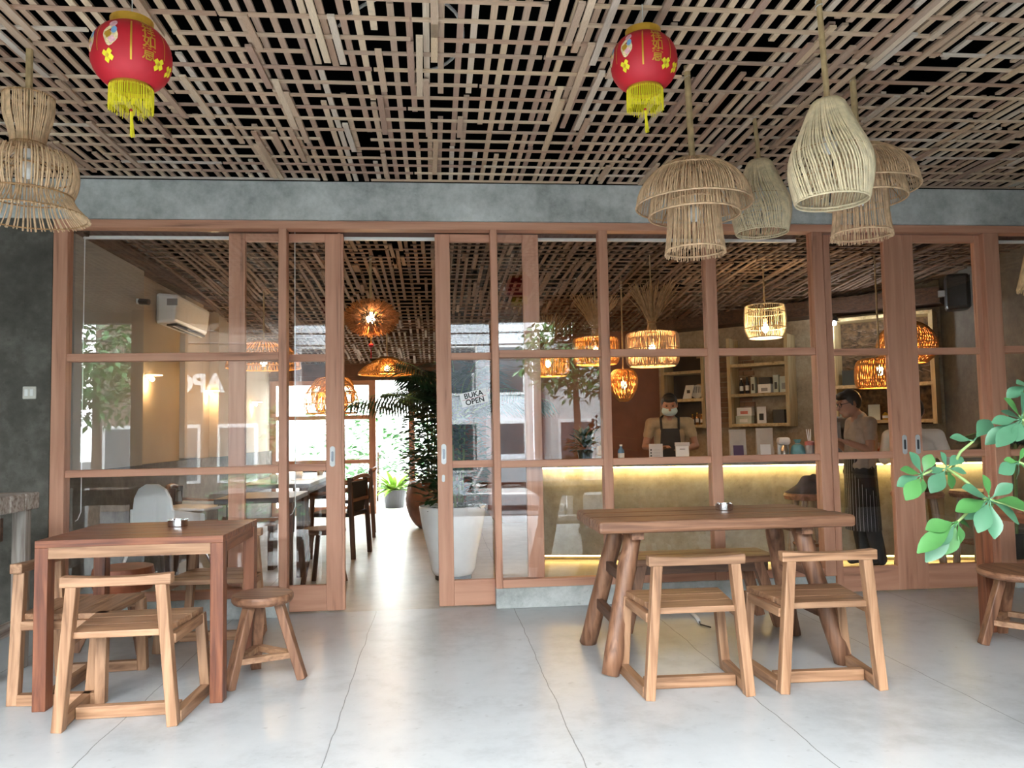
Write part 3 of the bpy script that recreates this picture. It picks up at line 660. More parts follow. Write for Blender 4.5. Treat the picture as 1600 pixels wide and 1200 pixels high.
t = thing('straw_lamp', 'straw sheaf lamp of which only the tips show at the right edge', 'lamp', (3.05, 3.5, 1.85)); hang(t, 1.08, .40)
ribs(spline([(.02, .46), (.06, .42), (.13, .25), (.19, .0)]), 130, .0035, jit=.6, seed=9).build('straw_skirt', STRAW, t, smooth=True, stuff=True); ring(.07, .40, .006).build('binding', RATTAN_RIM, t)

# ---- red lanterns
GOLD = mat('gold_paint', (.62, .36, .04), .35, .5, var=.2); YEL = mat('yellow_thread', (.80, .70, .02), .6, var=.12)
RED = mat('red_lantern_cloth', (.46, .008, .020), .55, var=.12, scale=6)
def lantern(label, loc, rz, r=.133, h=.105):
    t = thing('red_lantern', label, 'lantern', loc, rz, 'red festival lanterns')
    def rad(z): 
        u = max(-1, min(1, z / (h * 1.16))); return r * (1 - abs(u) ** 2.3) ** .5
    prof = []
    for i in range(25):
        z = h * (1 - 2 * i / 24); prof.append((rad(z) * (1 + .006 * cos(i * pi)), z))
    MB().lathe(prof, 48).build('lantern_body', RED, t, smooth=True)
    rt, rb = rad(h), rad(-h)
    MB().lathe([(rt * .98, h - .004), (rt * 1.0, h + .028), (rt * .9, h + .028), (rt * .88, h)], 32).build('top_collar', GOLD, t)
    MB().lathe([(rb * .98, -h + .004), (rb * 1.0, -h - .012), (rb * .9, -h - .012), (rb * .88, -h)], 32).build('bottom_collar', GOLD, t)
    MB().tube([(0, 0, h + .02), (0, 0, 2.92 - loc[2])], .002, 5).build('hanging_string', mat('grey_wire', (.5, .5, .48), .5), t)
    def on(u, v, az, lift=.0012):
        z = v; a = az + u / r; q = rad(z) + lift; return (q * sin(a), -q * cos(a), z)
    for az, z0, z1, w in ((-.02, .085, -.06, .0032), (-.92, .08, -.03, .0016), (.88, .08, -.03, .0016)):
        m = MB(); n = 14; b = len(m.v)
        for i in range(n + 1):
            z = z0 + (z1 - z0) * i / n; m.v += [on(-w, z, az), on(w, z, az)]
        for i in range(n): m.f.append((2 * i, 2 * i + 1, 2 * i + 3, 2 * i + 2))
        m.build('gold_stripe', GOLD, t)
    for ch_, z in (('吉', .084), ('祥', .050), ('如', .011), ('意', -.03)):
        me = text_mesh(ch_, .050, 0, bold=.0007); me.materials.clear(); me.materials.append(GOLD)
        for v in me.vertices: v.co = on(v.co.x, z + v.co.y, .42, .0018)
        o = bpy.data.objects.new('gold_character', me); C.objects.link(o); o.parent = t
    # gold knot ornaments and the printed figure panel
    def disc(u0, v0, az, ru, rv, m, name, n=14, lift=.002, wob=0.):
        k = MB(); k.v.append(on(u0, v0, az, lift))
        for i in range(n):
            a = 2 * pi * i / n; w = 1 + wob * cos(a * 4 + 1); k.v.append(on(u0 + ru * w * cos(a), v0 + rv * w * sin(a), az, lift))
        for i in range(n): k.f.append((0, 1 + i, 1 + (i + 1) % n))
        return k.build(name, m, t)
    for az in (-.62, .74, 1.2):
        for du, dv in ((0, 0), (-.011, .007), (.011, -.006), (.008, .011), (-.007, -.012)): disc(du, -.05 + dv, az, .0095, .0095, YEL if du else GOLD, 'gold_knot', 8, .0016 + .0004 * (du > 0), .25)
    CRM = mat('cream_print', (.75, .60, .34), .5, var=.35, scale=90); PNK = mat('pink_print', (.72, .40, .45), .5, var=.3, scale=70); BLU = mat('blue_print', (.18, .36, .60), .5, var=.3, scale=70)
    for az in (-.52, -1.25):
        disc(0, .018, az, .025, .038, CRM, 'printed_panel', 18, .0016, .08); disc(.004, .062, az, .015, .014, PNK, 'printed_panel', 12, .002); disc(.012, .035, az, .010, .014, BLU, 'printed_panel', 12, .0024)
        disc(-.008, .02, az, .012, .014, GOLD, 'printed_panel', 10, .0026, .2); disc(.006, .0, az, .012, .012, PNK, 'printed_panel', 10, .0028, .2)
    f = MB(); q = random.Random(4)
    for k in range(120):
        a = 2 * pi * k / 120; rr = rb * 1.0 + q.uniform(-.002, .002); L = .075 + q.uniform(-.008, .012)
        f.tube([(rr * cos(a), rr * sin(a), -h - .008), (rr * 1.01 * cos(a), rr * 1.01 * sin(a), -h - .008 - L / 2), (rr * 1.0 * cos(a) + q.uniform(-.003, .003), rr * sin(a) + q.uniform(-.003, .003), -h - .008 - L)], .0011, 4)
    f.build('fringe', YEL, t, stuff=True)
    s = MB()
    for k in range(26):
        a = q.uniform(0, 6.28); rr = q.uniform(0, .006); s.tube([(rr * .5 * cos(a), rr * .5 * sin(a), -h - .085), (rr * cos(a) + .002, rr * sin(a), -h - .13), (rr * 1.6 * cos(a) + .004, rr * 1.6 * sin(a), -h - .15 - q.uniform(.015, .032))], .0012, 4)
    s.build('tassel', YEL, t, stuff=True); MB().tube([(0, 0, -h), (0, 0, -h - .09)], .0012, 4).build('tassel_cord', YEL, t); MB().ball((0, 0, -h - .085), (.005, .005, .006)).build('tassel_bead', RED, t, smooth=True)
    return t
lantern('large red paper lantern with gold characters at the upper left', (-1.058, 2.8, 2.544), R(20.8))
lantern('red paper lantern with gold characters at the upper right of centre', (.85, 3.0, 2.673), R(-15.8))

# ================================================================ INSIDE THE CAFE
# ---- roller blinds
def blind(label, x0, x1, y=5.60, z=2.66, cord=None):
    t = thing('roller_blind', label, 'blind', ((x0 + x1) / 2, y, z)); a = (x1 - x0) / 2
    MB().tube([(-a, 0, 0), (a, 0, 0)], .016, 12).build('roller', WHITE, t, smooth=True)
    MB().box((-a, -.003, -.055), (a, .003, 0)).build('fabric', mat('brown_blind', (.16, .09, .07), .8), t)
    MB().box((-a, -.012, -.073), (a, .012, -.05)).build('bottom_bar', WHITE, t, bevel=.003)
    if cord is not None:
        c = cord - (x0 + x1) / 2; MB().tube([(c, -.02, 0), (c, -.022, -1.2), (c, -.02, -1.95), (c - .02, -.02, -2.0), (c - .035, -.02, -2.01)], .0035, 5).build('bead_chain', WHITE, t)
blind('rolled-up white blind behind the left window', -2.42, -1.08, cord=-2.405)
blind('rolled-up white blind across the open doorway', -1.02, .40, cord=-.985)
blind('rolled-up white blind behind the three-bay window', .44, 2.72)
blind('rolled-up white blind behind the closed right-hand doors', 2.84, 4.9)

# ---- left wall: air conditioner, camera, sconces
ac = thing('air_conditioner', 'white split air conditioner on the inside left wall', 'air conditioner', (-2.5, 7.72, 2.36))
ap = [(.0, -.14), (.0, .14), (.13, .14), (.185, .10), (.20, .0), (.17, -.10), (.10, -.14)]
MB().quadbox([(0, -.5, -.14), (.17, -.5, -.12), (.17, .5, -.12), (0, .5, -.14), (0, -.5, .15), (.20, -.5, .13), (.20, .5, .13), (0, .5, .15)]).build('casing', WHITE, ac, bevel=.03)
MB().bar((.12, -.43, -.135), (.12, .43, -.135), .09, .02, up=(0, 0, 1)).build('air_slot', BLACKP, ac); MB().bar((.135, -.43, -.15), (.135, .43, -.15), .012, .006, up=(0, 0, 1)).build('louvre', WHITE, ac)
MB().box((.10, -.502, .03), (.19, -.498, .09)).build('side_label', mat('grey_print', (.3, .3, .3), .5), ac)
cm = thing('security_camera', 'small dark dome camera on the inside left pilaster', 'camera', (-2.43, 6.6, 2.32))
MB().box((0, -.02, -.02), (.02, .02, .02)).build('bracket', WHITE, cm); MB().tube([(.02, 0, 0), (.10, -.02, -.01)], .025, 12).build('lens_body', BLACKP, cm)
for lb, y, z in (('nearest', 7.0, 1.74), ('middle', 8.78, 1.70), ('farthest', 10.9, 1.66)):
    t = thing('wall_sconce', 'small white wall lamp glowing downwards on the left wall, %s of three' % lb, 'lamp', (-2.5 if y != 8.78 else -2.5, y, z), 0, 'white wall lamps')
    MB().lathe([(0, .006), (.07, .006), (.07, 0), (0, 0)], 24, c=(.07, 0, 0)).build('disc_shade', mat('glowing_disc', (.9, .8, .65), .5, emit=(1, .72, .4), es=2.5), t)
    MB().box((0, -.02, -.02), (.03, .02, .01)).build('bracket', WHITE, t); MB().ball((.055, 0, -.03), .02).build('bulb', BULB, t, smooth=True)
    plight(t, (.06, 0, -.08), 5.5, (1, .62, .28), .02)
pan = thing('wall_light_panel', 'pale beige vertical wall panel near the middle wall lamp', 'panel', (-2.5, 8.2, 1.0))
MB().box((0, -.3, 0), (.05, .3, 1.6)).build('board', PLASTER, pan)

# ---- white high chair
hc = thing('high_chair', 'white plastic high chair behind the left window', 'high chair', (-2.02, 6.1, 0), R(-24)); hc.scale = (1.12, 1.12, 1.0)
sh = MB(); n = 24; pts = []
prof_ = [(.0, .48), (.17, .50), (.175, .70), (.165, .78), (.12, .85), (.0, .875)]
bp_ = [(-.17, .48), (.17, .48), (.165, .66), (.15, .76), (.11, .83), (.05, .865), (-.05, .865), (-.11, .83), (-.15, .76), (-.165, .66)]
MB().plate([(x, -.12 - .04 * (z - .48), z) for x, z in bp_], .02, (0, 1, 0)).build('shell_back', WHITE, hc, bevel=.008, fix=True)
for s in (-1, 1): MB().quadbox([(s * .17 - .012, -.13, .48), (s * .17 + .012, -.13, .48), (s * .17 + .012, .16, .48), (s * .17 - .012, .16, .48), (s * .17 - .012, -.13, .68), (s * .17 + .012, -.13, .68), (s * .17 + .012, .16, .62), (s * .17 - .012, .16, .62)]).build('side_wing', WHITE, hc, bevel=.008)
MB().box((-.18, -.13, .47), (.18, .17, .50)).build('seat', WHITE, hc, bevel=.01)
MB().box((-.22, .10, .645), (.22, .40, .665)).box((-.22, .39, .645), (.22, .41, .69)).build('tray', WHITE, hc, bevel=.008)
for sx in (-1, 1):
    for sy in (-1, 1): MB().tube([(sx * .15, sy * .12, .48), (sx * .26, sy * .25 + .02, 0)], .011, 8).build('leg', STEEL, hc, smooth=True)

# ---- tables and chairs on the left
def din_table(label, x0, x1, y0, y1, h, m, top=None):
    cx, cy = (x0 + x1) / 2, (y0 + y1) / 2; a, b = (x1 - x0) / 2, (y1 - y0) / 2; t = thing('dining_table', label, 'table', (cx, cy, 0), 0, 'tables inside the cafe')
    MB().box((-a, -b, h - .04), (a, b, h)).build('tabletop', top or m('y'), t, bevel=.005)
    for sx in (-1, 1):
        for sy in (-1, 1): MB().bar((sx * (a - .05), sy * (b - .08), 0), (sx * (a - .05), sy * (b - .08), h - .04), .06, .06).build('leg', m('z'), t)
        MB().box((sx * (a - .05) - .015, -b + .1, h - .11), (sx * (a - .05) + .015, b - .1, h - .04)).build('apron', m('y'), t)
    return t
GREYT = mat('grey_tabletop', (.16, .16, .17), .4, var=.15)
din_table('grey-topped dark table just inside the left window', -1.72, -1.12, 6.25, 6.95, .72, darkwood, GREYT)
din_table('long dark dining table beyond the open left door', -1.9, -1.22, 7.65, 9.9, .74, darkwood, mat('pale_tabletop', (.10, .085, .07), .4, var=.15))
def din_chair(label, loc, rz):
    t = thing('dining_chair', label, 'chair', loc, rz, 'dark armchairs at the long table')
    for s in (-1, 1):
        MB().bar((s * .24, .2, 0), (s * .22, .18, .62), .035, .04).build('leg', darkwood('z'), t); MB().bar((s * .24, -.24, 0), (s * .22, -.2, .78), .035, .04).build('leg', darkwood('z'), t)
        MB().tube([(s * .235, .2, .62), (s * .245, 0, .635), (s * .22, -.22, .66)], .017, 8).build('armrest', oldteak('y'), t, smooth=True)
    MB().box((-.23, -.22, .40), (.23, .22, .44)).build('seat', BLACKP, t, bevel=.01)
    pts = [(-.21, .42), (.21, .42), (.225, .74), (-.225, .74)]
    MB().plate([(x, -.19 - .12 * (z - .42), z) for x, z in pts], .03, (0, 1, 0)).build('woven_back', mat('black_weave', (.014, .012, .010), .75, var=.5, scale=120, bump=.6), t, bevel=.008, fix=True)
    MB().tube([(-.23, -.235, .77), (-.1, -.26, .79), (.1, -.26, .79), (.23, -.235, .77)], .02, 8).build('top_rail', oldteak('x'), t, smooth=True); MB().bar((-.22, -.225, .56), (.22, -.225, .56), .03, .02).build('cross_slat', oldteak('x'), t)
    return t
dc = din_chair('dark woven armchair nearest the doorway at the long table', (-.99, 8.0, 0), R(76))
dup(dc, 'dark woven armchair farther along the near side of the long table', (-1.0, 9.5, 0), R(94))
dup(dc, 'dark armchair at the far end of the long table', (-1.56, 10.25, 0), R(178))
dup(dc, 'dark armchair at the wall side of the grey-topped table', (-2.02, 7.0, 0), R(-80), 'dark armchairs inside the left window')
bs = thing('inner_stool', 'dark wooden cross-legged stool beside the grey-topped table', 'stool', (-.92, 6.5, 0))
MB().lathe([(0, .41), (.17, .41), (.175, .43), (.17, .45), (0, .45)], 24).build('seat', darkwood('x'), bs)
for k in range(4):
    a = k * pi / 2 + .6; MB().tube([(.10 * cos(a), .10 * sin(a), .41), (.19 * cos(a), .19 * sin(a), 0)], .02, 8).build('leg', darkwood('z'), bs)
bb = thing('wall_bench', 'pale-backed wooden bench against the left wall near the high chair', 'bench', (-1.75, 7.25, 0))
MB().box((-.5, -.05, .40), (.3, .25, .44)).build('seat', oldteak('x'), bb)
for x in (-.45, .25): MB().box((x - .025, 0, 0), (x + .025, .2, .40)).build('leg', darkwood('z'), bb)
ff = thing('paper_menu', 'white paper menu lying on the long dining table', 'menu', (-1.4, 8.4, .74)); MB().box((-.1, -.14, 0), (.1, .14, .004)).build('sheet', WHITE, ff)
rr_ = random.Random(8)
for k in range(3):
    cu = thing('table_cup', ['white cup at the near end of the long dining table', 'white cup in the middle of the long dining table', 'white cup at the far end of the long dining table'][k], 'cup', (-1.6 + .12 * k, 7.9 + .7 * k, .74), 0, 'cups on the long table')
    MB().lathe([(0, 0), (.03, 0), (.04, .08), (.036, .08), (.027, .006), (0, .006)], 20).build('cup_body', WHITE, cu, smooth=True); MB().tube([(.038, 0, .06), (.06, 0, .05), (.036, 0, .025)], .005, 6).build('handle', WHITE, cu)

# ---- pendants inside
def fuzzy(label, loc, rx, rz_, ztop):
    t = thing('fuzzy_pendant', label, 'lamp', loc); q = random.Random(3); hang(t, ztop - loc[2], rz_ * .7, r=.011)
    m = MB(); m2 = MB()
    for k in range(1700):
        u = q.uniform(-1, 1); a = q.uniform(0, 2 * pi); s = (1 - u * u) ** .5; d = V((s * cos(a), s * sin(a), u * .62)); p = V((rx * .62 * s * cos(a), rx * .62 * s * sin(a), rz_ * .55 * u))
        e = V((rx * s * cos(a), rx * s * sin(a), rz_ * u)) * q.uniform(.86, 1.08); m.bar(p, e, .0065, .0065, up=(0, .3, 1))
    m.build('twig_ball', mat('dark_twig', (.30, .125, .04), .7, var=.35), t, stuff=True)
    MB().ball((0, 0, 0), (.04, .04, .05)).build('bulb', BULB, t, smooth=True); plight(t, (0, 0, -.075), 26, (1, .55, .2), .05)
    MB().tube([(0, 0, -rz_), (0, 0, -rz_ - .10)], .002, 4).build('cord', GOLD, t); MB().ball((0, 0, -rz_ - .08), (.022, .022, .018)).build('red_bead', RED, t, smooth=True); MB().tube([(0, 0, -rz_ - .10), (0, 0, -rz_ - .19)], [.004, .007], 6).build('red_tassel', RED, t)
fuzzy('round bristly brown twig lamp hanging in the open doorway', (-.55, 6.7, 2.19), .235, .155, 2.74)

def weave(t, prof, n, m, hoops, r=.0035, twist=.0, name='woven_shade', seed=1, cross=True):
    p = spline(prof); mb = ribs(p, n, r, twist=twist, jit=.2, seed=seed)
    if cross: mb2 = ribs(p, n, r, twist=-twist if twist else .0, jit=.2, seed=seed + 1); mb.f += [tuple(i + len(mb.v) for i in f) for f in mb2.f]; mb.v += mb2.v
    mb.build(name, m, t, smooth=True, stuff=True)
    for h in hoops: ring(h[0], h[1], h[2] if len(h) > 2 else .005).build('hoop', m, t, smooth=True)
def pend(name, label, loc, ztop, zrod, e, zb=0., col=(1, .58, .22), group=None):
    t = thing(name, label, 'lamp', loc, 0, group); hang(t, ztop - loc[2], zrod, r=.008); bulb(t, zb, True); plight(t, (0, 0, zb - .07), e, col, .04); return t
t = pend('hat_pendant', 'wide hat-shaped rattan lamp far inside the doorway', (-.59, 9.5, 1.93), 2.74, .18, 22, .05)
weave(t, [(.03, .20), (.12, .17), (.25, .09), (.33, .02), (.345, -.01)], 60, AMBER, [(.345, -.01, .008), (.20, .12), (.12, .17)], twist=.6)
weave(t, [(.05, .19), (.08, .12), (.09, 0)], 30, AMBER, [(.09, 0)], name='inner_cone')
t = pend('cage_pendant', 'open bamboo cage lamp half hidden by the left door stile', (-1.12, 8.5, 1.45), 2.74, .36, 18, .15)
weave(t, [(.03, .36), (.16, .32), (.26, .20), (.285, .06), (.265, -.02)], 22, AMBER, [(.265, -.02, .007), (.283, .08), (.265, .2), (.2, .28)], r=.005, cross=False, name='cage')
weave(t, [(.05, .30), (.14, .2), (.17, .08), (.15, 0)], 50, AMBER, [(.15, 0)], name='inner_basket', twist=.3)
t = pend('basket_pendant', 'wide flat orange basket lamp behind the left window', (-1.72, 8.0, 1.92), 2.74, .2, 16, .02)
weave(t, [(.05, .24), (.20, .20), (.33, .10), (.36, -.04)], 54, AMBER, [(.36, -.04, .006), (.35, .03), (.33, .1), (.2, .2)], r=.004, twist=.15)
t = pend('drum_pendant', 'orange drum basket lamp far inside beyond the cage lamp', (-1.35, 10.4, 1.75), 2.74, .2, 14, .02)
weave(t, [(.05, .2), (.2, .19), (.27, .08), (.27, -.12)], 50, AMBER, [(.27, -.12), (.27, 0), (.27, .08)], twist=.2)
def sheaf(label, loc, r, h, ztop, e, m, seed):
    t = thing('sheaf_lamp', label, 'lamp', loc, 0, 'straw-topped drum lamps'); q = random.Random(seed); mb = MB()
    for k in range(110):
        a = q.uniform(0, 2 * pi); rt = q.uniform(.12, .26); L = q.uniform(.75, 1.05)
        mb.tube([(.05 * cos(a), .05 * sin(a), h * .5), (.03 * cos(a + .3), .03 * sin(a + .3), h * .5 + .09), (rt * .5 * cos(a), rt * .5 * sin(a), h * .5 + .09 + .17 * L), (rt * cos(a), rt * sin(a), h * .5 + .09 + .33 * L)], .003, 4)
    mb.build('straw_sheaf', STRAW, t, stuff=True); ring(.036, h * .5 + .09, .008).build('binding', RATTAN_RIM, t)
    MB().tube([(0, 0, h * .4), (0, 0, ztop - loc[2])], .006, 6).build('hanging_rod', BAMBOO, t)
    weave(t, [(.05, h * .52), (r * .8, h * .5), (r * .97, h * .42), (r, h * .1), (r * .98, -h * .35), (r * .86, -h * .5)], 80, m, [(r, 0, .004), (r * .98, .3 * h, .004), (r * .87, -h * .5, .006), (r * .6, -h * .49, .004)], r=.0035, twist=.1, name='drum_shade')
    bulb(t, 0, True); plight(t, (0, 0, -.075), e, (1, .6, .25), .04); return t
sheaf('straw-topped drum lamp above the masked barista', (1.87, 6.6, 1.89), .228, .29, 2.72, 16, RATTAN, 21)
sheaf('straw-topped drum lamp left of the third window post', (1.58, 7.6, 1.98), .23, .26, 2.72, 16, AMBER, 22)
sheaf('straw-topped drum lamp deep inside near the reflected trees', (1.30, 9.0, 1.98), .25, .28, 2.72, 16, AMBER, 23)
t = pend('teardrop_pendant', 'yellow teardrop basket lamp glowing beside the barista', (1.85, 7.6, 1.62), 2.74, .16, 16, .02)
weave(t, [(.03, .17), (.09, .165), (.135, .10), (.13, 0), (.09, -.09), (.04, -.14)], 44, AMBER, [(.04, -.14), (.135, .1, .004), (.1, .16, .004)], r=.005, twist=.5)
MB().tube([(.0 + .042 * cos(a), -.115 - .01 * sin(a), -.03 + .042 * sin(a)) for a in [2 * pi * k / 20 for k in range(20)]], .004, 5, closed=True).build('round_hole_rim', RATTAN_RIM, t)
t = pend('cylinder_pendant', 'pale slatted cylinder lamp above the coffee bags', (3.07, 7.0, 2.06), 2.74, .27, 14, .06, (1, .8, .5))
weave(t, [(.175, .27), (.185, .22), (.185, .06), (.15, -.03)], 60, RATTAN_PALE, [(.175, .27), (.185, .2), (.185, .06), (.15, -.03, .007)], cross=False, name='slatted_shade')
MB().lathe([(.145, -.03), (0, -.03)], 28).build('diffuser', mat('lit_diffuser', (.95, .9, .8), .6, emit=(1, .82, .55), es=4), t)
t = pend('dome_pendant', 'orange maze-woven dome lamp near the black loudspeaker', (4.46, 7.0, 1.92), 2.74, .24, 18, .05)
weave(t, [(.03, .25), (.13, .23), (.22, .15), (.265, .04), (.24, -.07), (.16, -.14)], 60, AMBER, [(.16, -.14), (.264, .04), (.24, .11), (.19, .19), (.26, -.01), (.245, -.06)], r=.006, twist=.7)
t = pend('barrel_pendant', 'orange barrel basket lamp above the woman at the bar', (3.95, 6.62, 1.66), 2.74, .12, 16, .02)
weave(t, [(.04, .13), (.15, .125), (.20, .07), (.205, -.08), (.18, -.13)], 64, AMBER, [(.18, -.13), (.205, -.06), (.2, .07), (.15, .125)], r=.005, twist=.35)

# ---- bar counter
BA, BBp = V((.95, 7.28)), V((4.86, 6.42)); bd = (BBp - BA).normalized(); bn_ = V((-bd.y, bd.x)); BL = (BBp - BA).length
def bpt(t, o, z): p = BA + bd * t + bn_ * o; return (p.x, p.y, z)
def bbox(t0, t1, o0, o1, z0, z1): return [bpt(t, o, z) for z in (z0, z1) for t, o in ((t0, o0), (t1, o0), (t1, o1), (t0, o1))]
bar_ = thing('bar_counter', 'raw concrete bar counter lit by a strip under its top', 'counter')
MB().quadbox(bbox(0, BL, 0, .14, .05, .86)).build('counter_front', CONC_BAR, bar_, fix=True)
MB().quadbox(bbox(0, .14, .14, 1.1, .0, .86)).build('counter_end', CONC_BAR, bar_, fix=True)
MB().quadbox(bbox(.03, BL, .05, .14, 0, .05)).build('plinth', CONC_DARK, bar_, fix=True)
MB().quadbox(bbox(-.05, BL, -.10, .55, .86, .90)).build('countertop', concrete('counter_top', (.16, .14, .11), (.22, .20, .17), (.3, .28, .24), rough=.4), bar_, fix=True)
LED = mat('warm_led', (1, .9, .6), .5, emit=(1, .70, .26), es=26); LED2 = mat('warm_floor_led', (1, .9, .6), .5, emit=(1, .62, .18), es=9)
MB().quadbox(bbox(0, BL, -.055, -.04, .848, .858)).build('led_strip', LED, bar_, fix=True)
MB().quadbox(bbox(.03, BL, .035, .045, .03, .04)).build('led_strip', LED2, bar_, fix=True)

# ---- things on the counter
def on_bar(t, o): return bpt(t, o, .90)
BRZ = math.atan2(bd.y, bd.x)
pp = thing('counter_plant', 'dark leafy pot plant on the left end of the bar', 'plant', on_bar(.42, .34)); q = random.Random(5)
MB().lathe([(0, 0), (.06, 0), (.08, .11), (.075, .11), (0, .1)], 20).build('pot', BLACKP, pp)
lm = MB()
for k in range(130):
    a = q.uniform(0, 6.28); e = q.uniform(.1, 1.4); d = V((cos(a) * cos(e), sin(a) * cos(e), sin(e))); lm.leaf(V((0, 0, .1)) + d * q.uniform(.03, .2), d + V((0, 0, -.2)), (0, 0, 1), .085, .04, seg=2)
lm.build('foliage', LEAF[2], pp, stuff=True)
st = thing('stone_statue', 'small sandy seated stone figure on the bar beside the plant', 'statue', on_bar(.60, .02))
SAND = mat('sandstone', (.42, .33, .22), .9, var=.2, scale=30, bump=.4)
mb = MB(); mb.ball((0, 0, .04), (.085, .06, .045)); mb.ball((0, .01, .10), (.055, .045, .07)); mb.ball((0, 0, .185), (.032, .034, .04)); mb.ball((0, 0, .225), (.014, .014, .02)); mb.cap((-.05, 0, .13), (-.06, -.04, .06), .02, .016); mb.cap((.05, 0, .13), (.06, -.04, .06), .02, .016); mb.cap((-.06, -.04, .06), (0, -.06, .06), .016, .012); mb.cap((.06, -.04, .06), (0, -.06, .06), .016, .012)
o = mb.build('figure', SAND, st); rm = o.modifiers.new('remesh', 'REMESH'); rm.mode = 'VOXEL'; rm.voxel_size = .007; rm.use_smooth_shade = True
MB().box((-.1, -.07, 0), (.1, .07, .012)).build('base', SAND, st)
def bottle(name, label, cat, t, o, r, h, m, capm, z=None, group=None):
    b = thing(name, label, cat, on_bar(t, o) if z is None else z, 0, group)
    MB().lathe([(0, 0), (r, 0), (r, h * .6), (r * .9, h * .68), (r * .4, h * .8), (r * .38, h * .92), (0, h * .92)], 18).build('bottle_body', m, b, smooth=True); MB().lathe([(r * .45, h * .9), (r * .45, h), (0, h)], 14).build('bottle_cap', capm, b)
    MB().lathe([(r * 1.01, h * .2), (r * 1.01, h * .5)], 18).build('bottle_label', WHITE, b)
bottle('blue_bottle', 'small blue and white bottle right of the stone figure', 'bottle', .76, .06, .03, .16, mat('blue_glass', (.12, .25, .45), .2), WHITE)
def signbox(label, t, o, w, h, m, dots=0, tilt=0.):
    b = thing('counter_sign', label, 'sign', on_bar(t, o), BRZ); MB().box((-w / 2, -.015, 0), (w / 2, .015, h)).build('board', m, b, bevel=.003)
    for k in range(dots): MB().lathe([(.008, 0), (0, 0)], 10).build('dot', BLACKP, b).matrix_local = M.Translation((-w * .36, -.0165, h * (.15 + .17 * k))) @ M.Rotation(R(90), 4, 'X')
    for k in range(dots): MB().box((-w * .2, -.0165, h * (.14 + .17 * k)), (w * .3, -.015, h * (.155 + .17 * k))).build('print_line', mat('grey_print', (.3, .3, .3), .5), b)
    if not dots: MB().box((-w * .2, -.0165, h * .62), (w * .2, -.015, h * .655)).build('print_line', BLACKP, b); MB().box((-w * .55, -.02, h * .8), (w * .55, .02, h)).build('flap', mat('pale_grey', (.55, .55, .56), .5), b)
signbox('white menu stand with four black dots on the bar', 1.08, .05, .125, .16, mat('pale_grey', (.55, .55, .56), .5), 4)
signbox('white paper holder with a short black line on the bar', 1.32, .05, .12, .17, WHITE)
bottle('dark_bottle', 'dark bottle standing in front of the barista', 'bottle', 1.58, .05, .022, .17, BLACKP, RED, group='dark bottles in front of the barista')
bottle('dark_bottle', 'dark bottle with white label next to the first coffee bag', 'bottle', 1.64, .09, .022, .165, mat('brown_glass', (.05, .02, .01), .15), BLACKP, group='dark bottles in front of the barista')
def bag(label, t, o, w, h, m, lab, extra=None):
    b = thing('coffee_bag', label, 'coffee bag', on_bar(t, o), BRZ, 'coffee bags on the bar')
    MB().quadbox([(-w / 2, -.05, 0), (w / 2, -.05, 0), (w / 2, .05, 0), (-w / 2, .05, 0), (-w * .5, -.006, h), (w * .5, -.006, h), (w * .5, .006, h), (-w * .5, .006, h)]).build('pouch', m, b, bevel=.006)
    MB().quadbox([(-w * .3, -.053, h * .1), (w * .3, -.053, h * .1), (w * .3, -.045, h * .1), (-w * .3, -.045, h * .1), (-w * .3, -.035, h * .5), (w * .3, -.035, h * .5), (w * .3, -.028, h * .5), (-w * .3, -.028, h * .5)]).build('pouch_label', lab, b)
    MB().box((-w * .5, -.008, h - .015), (w * .5, .008, h + .01)).build('seal', m, b)
KR = mat('kraft_grey', (.42, .38, .33), .5, var=.1); PURP = mat('purple_label', (.07, .03, .10), .5)
bag('grey coffee bag with a dark purple label left of the window post', 1.82, .06, .15, .27, KR, PURP)
bag('grey coffee bag printed with white cups right of the window post', 2.06, .06, .15, .28, mat('kraft_beige', (.46, .41, .34), .5, var=.1), WHITE)
bag('large blue-grey coffee bag with a blue stripe', 2.62, .05, .21, .32, mat('slate_foil', (.13, .15, .18), .35), mat('blue_stripe', (.04, .10, .38), .5))
gr = thing('coffee_grinder', 'small white rounded grinder on the bar', 'grinder', on_bar(2.24, .12), BRZ)
MB().box((-.05, -.05, 0), (.05, .06, .03)).build('base', STEEL, gr, bevel=.01); MB().box((-.05, .0, .03), (.05, .06, .2)).build('column', WHITE, gr, bevel=.02); MB().box((-.055, -.06, .13), (.055, .06, .2)).build('head', WHITE, gr, bevel=.025); MB().lathe([(.02, .13), (.035, .08), (.03, .04)], 16, c=(0, -.03, 0)).build('cup', STEEL, gr)
bl = thing('wrapped_bundle', 'turquoise cloth-wrapped bundle on the bar', 'bundle', on_bar(2.36, .1)); TQ = mat('turquoise_cloth', (.16, .42, .50), .7, var=.2, scale=20)
MB().lathe(spline([(0, 0), (.05, .005), (.065, .06), (.05, .12), (.02, .14), (.035, .18)]), 18).build('cloth', TQ, bl, smooth=True); ring(.022, .14, .004).build('tie', WHITE, bl)
cn = thing('straw_canister', 'clear canister with a coral lid on the bar', 'canister', on_bar(2.46, .08)); MB().lathe([(0, 0), (.035, 0), (.04, .13), (0, .13)], 18).build('cup_body', mat('frosted_plastic', (.55, .52, .50), .3), cn, smooth=True); MB().lathe([(.043, .125), (.043, .155), (.02, .165), (0, .165)], 18).build('lid', mat('coral', (.62, .20, .16), .5), cn)
for k in range(3): MB().tube([(.01 * (k - 1), 0, .16), (.02 * (k - 1), .01, .27)], .004, 6).build('straw', WHITE, cn)
em = thing('espresso_machine', 'dark slate espresso machine behind the coffee bags', 'coffee machine', on_bar(2.86, .28), BRZ); SL = mat('slate_metal', (.06, .075, .10), .4, .3)
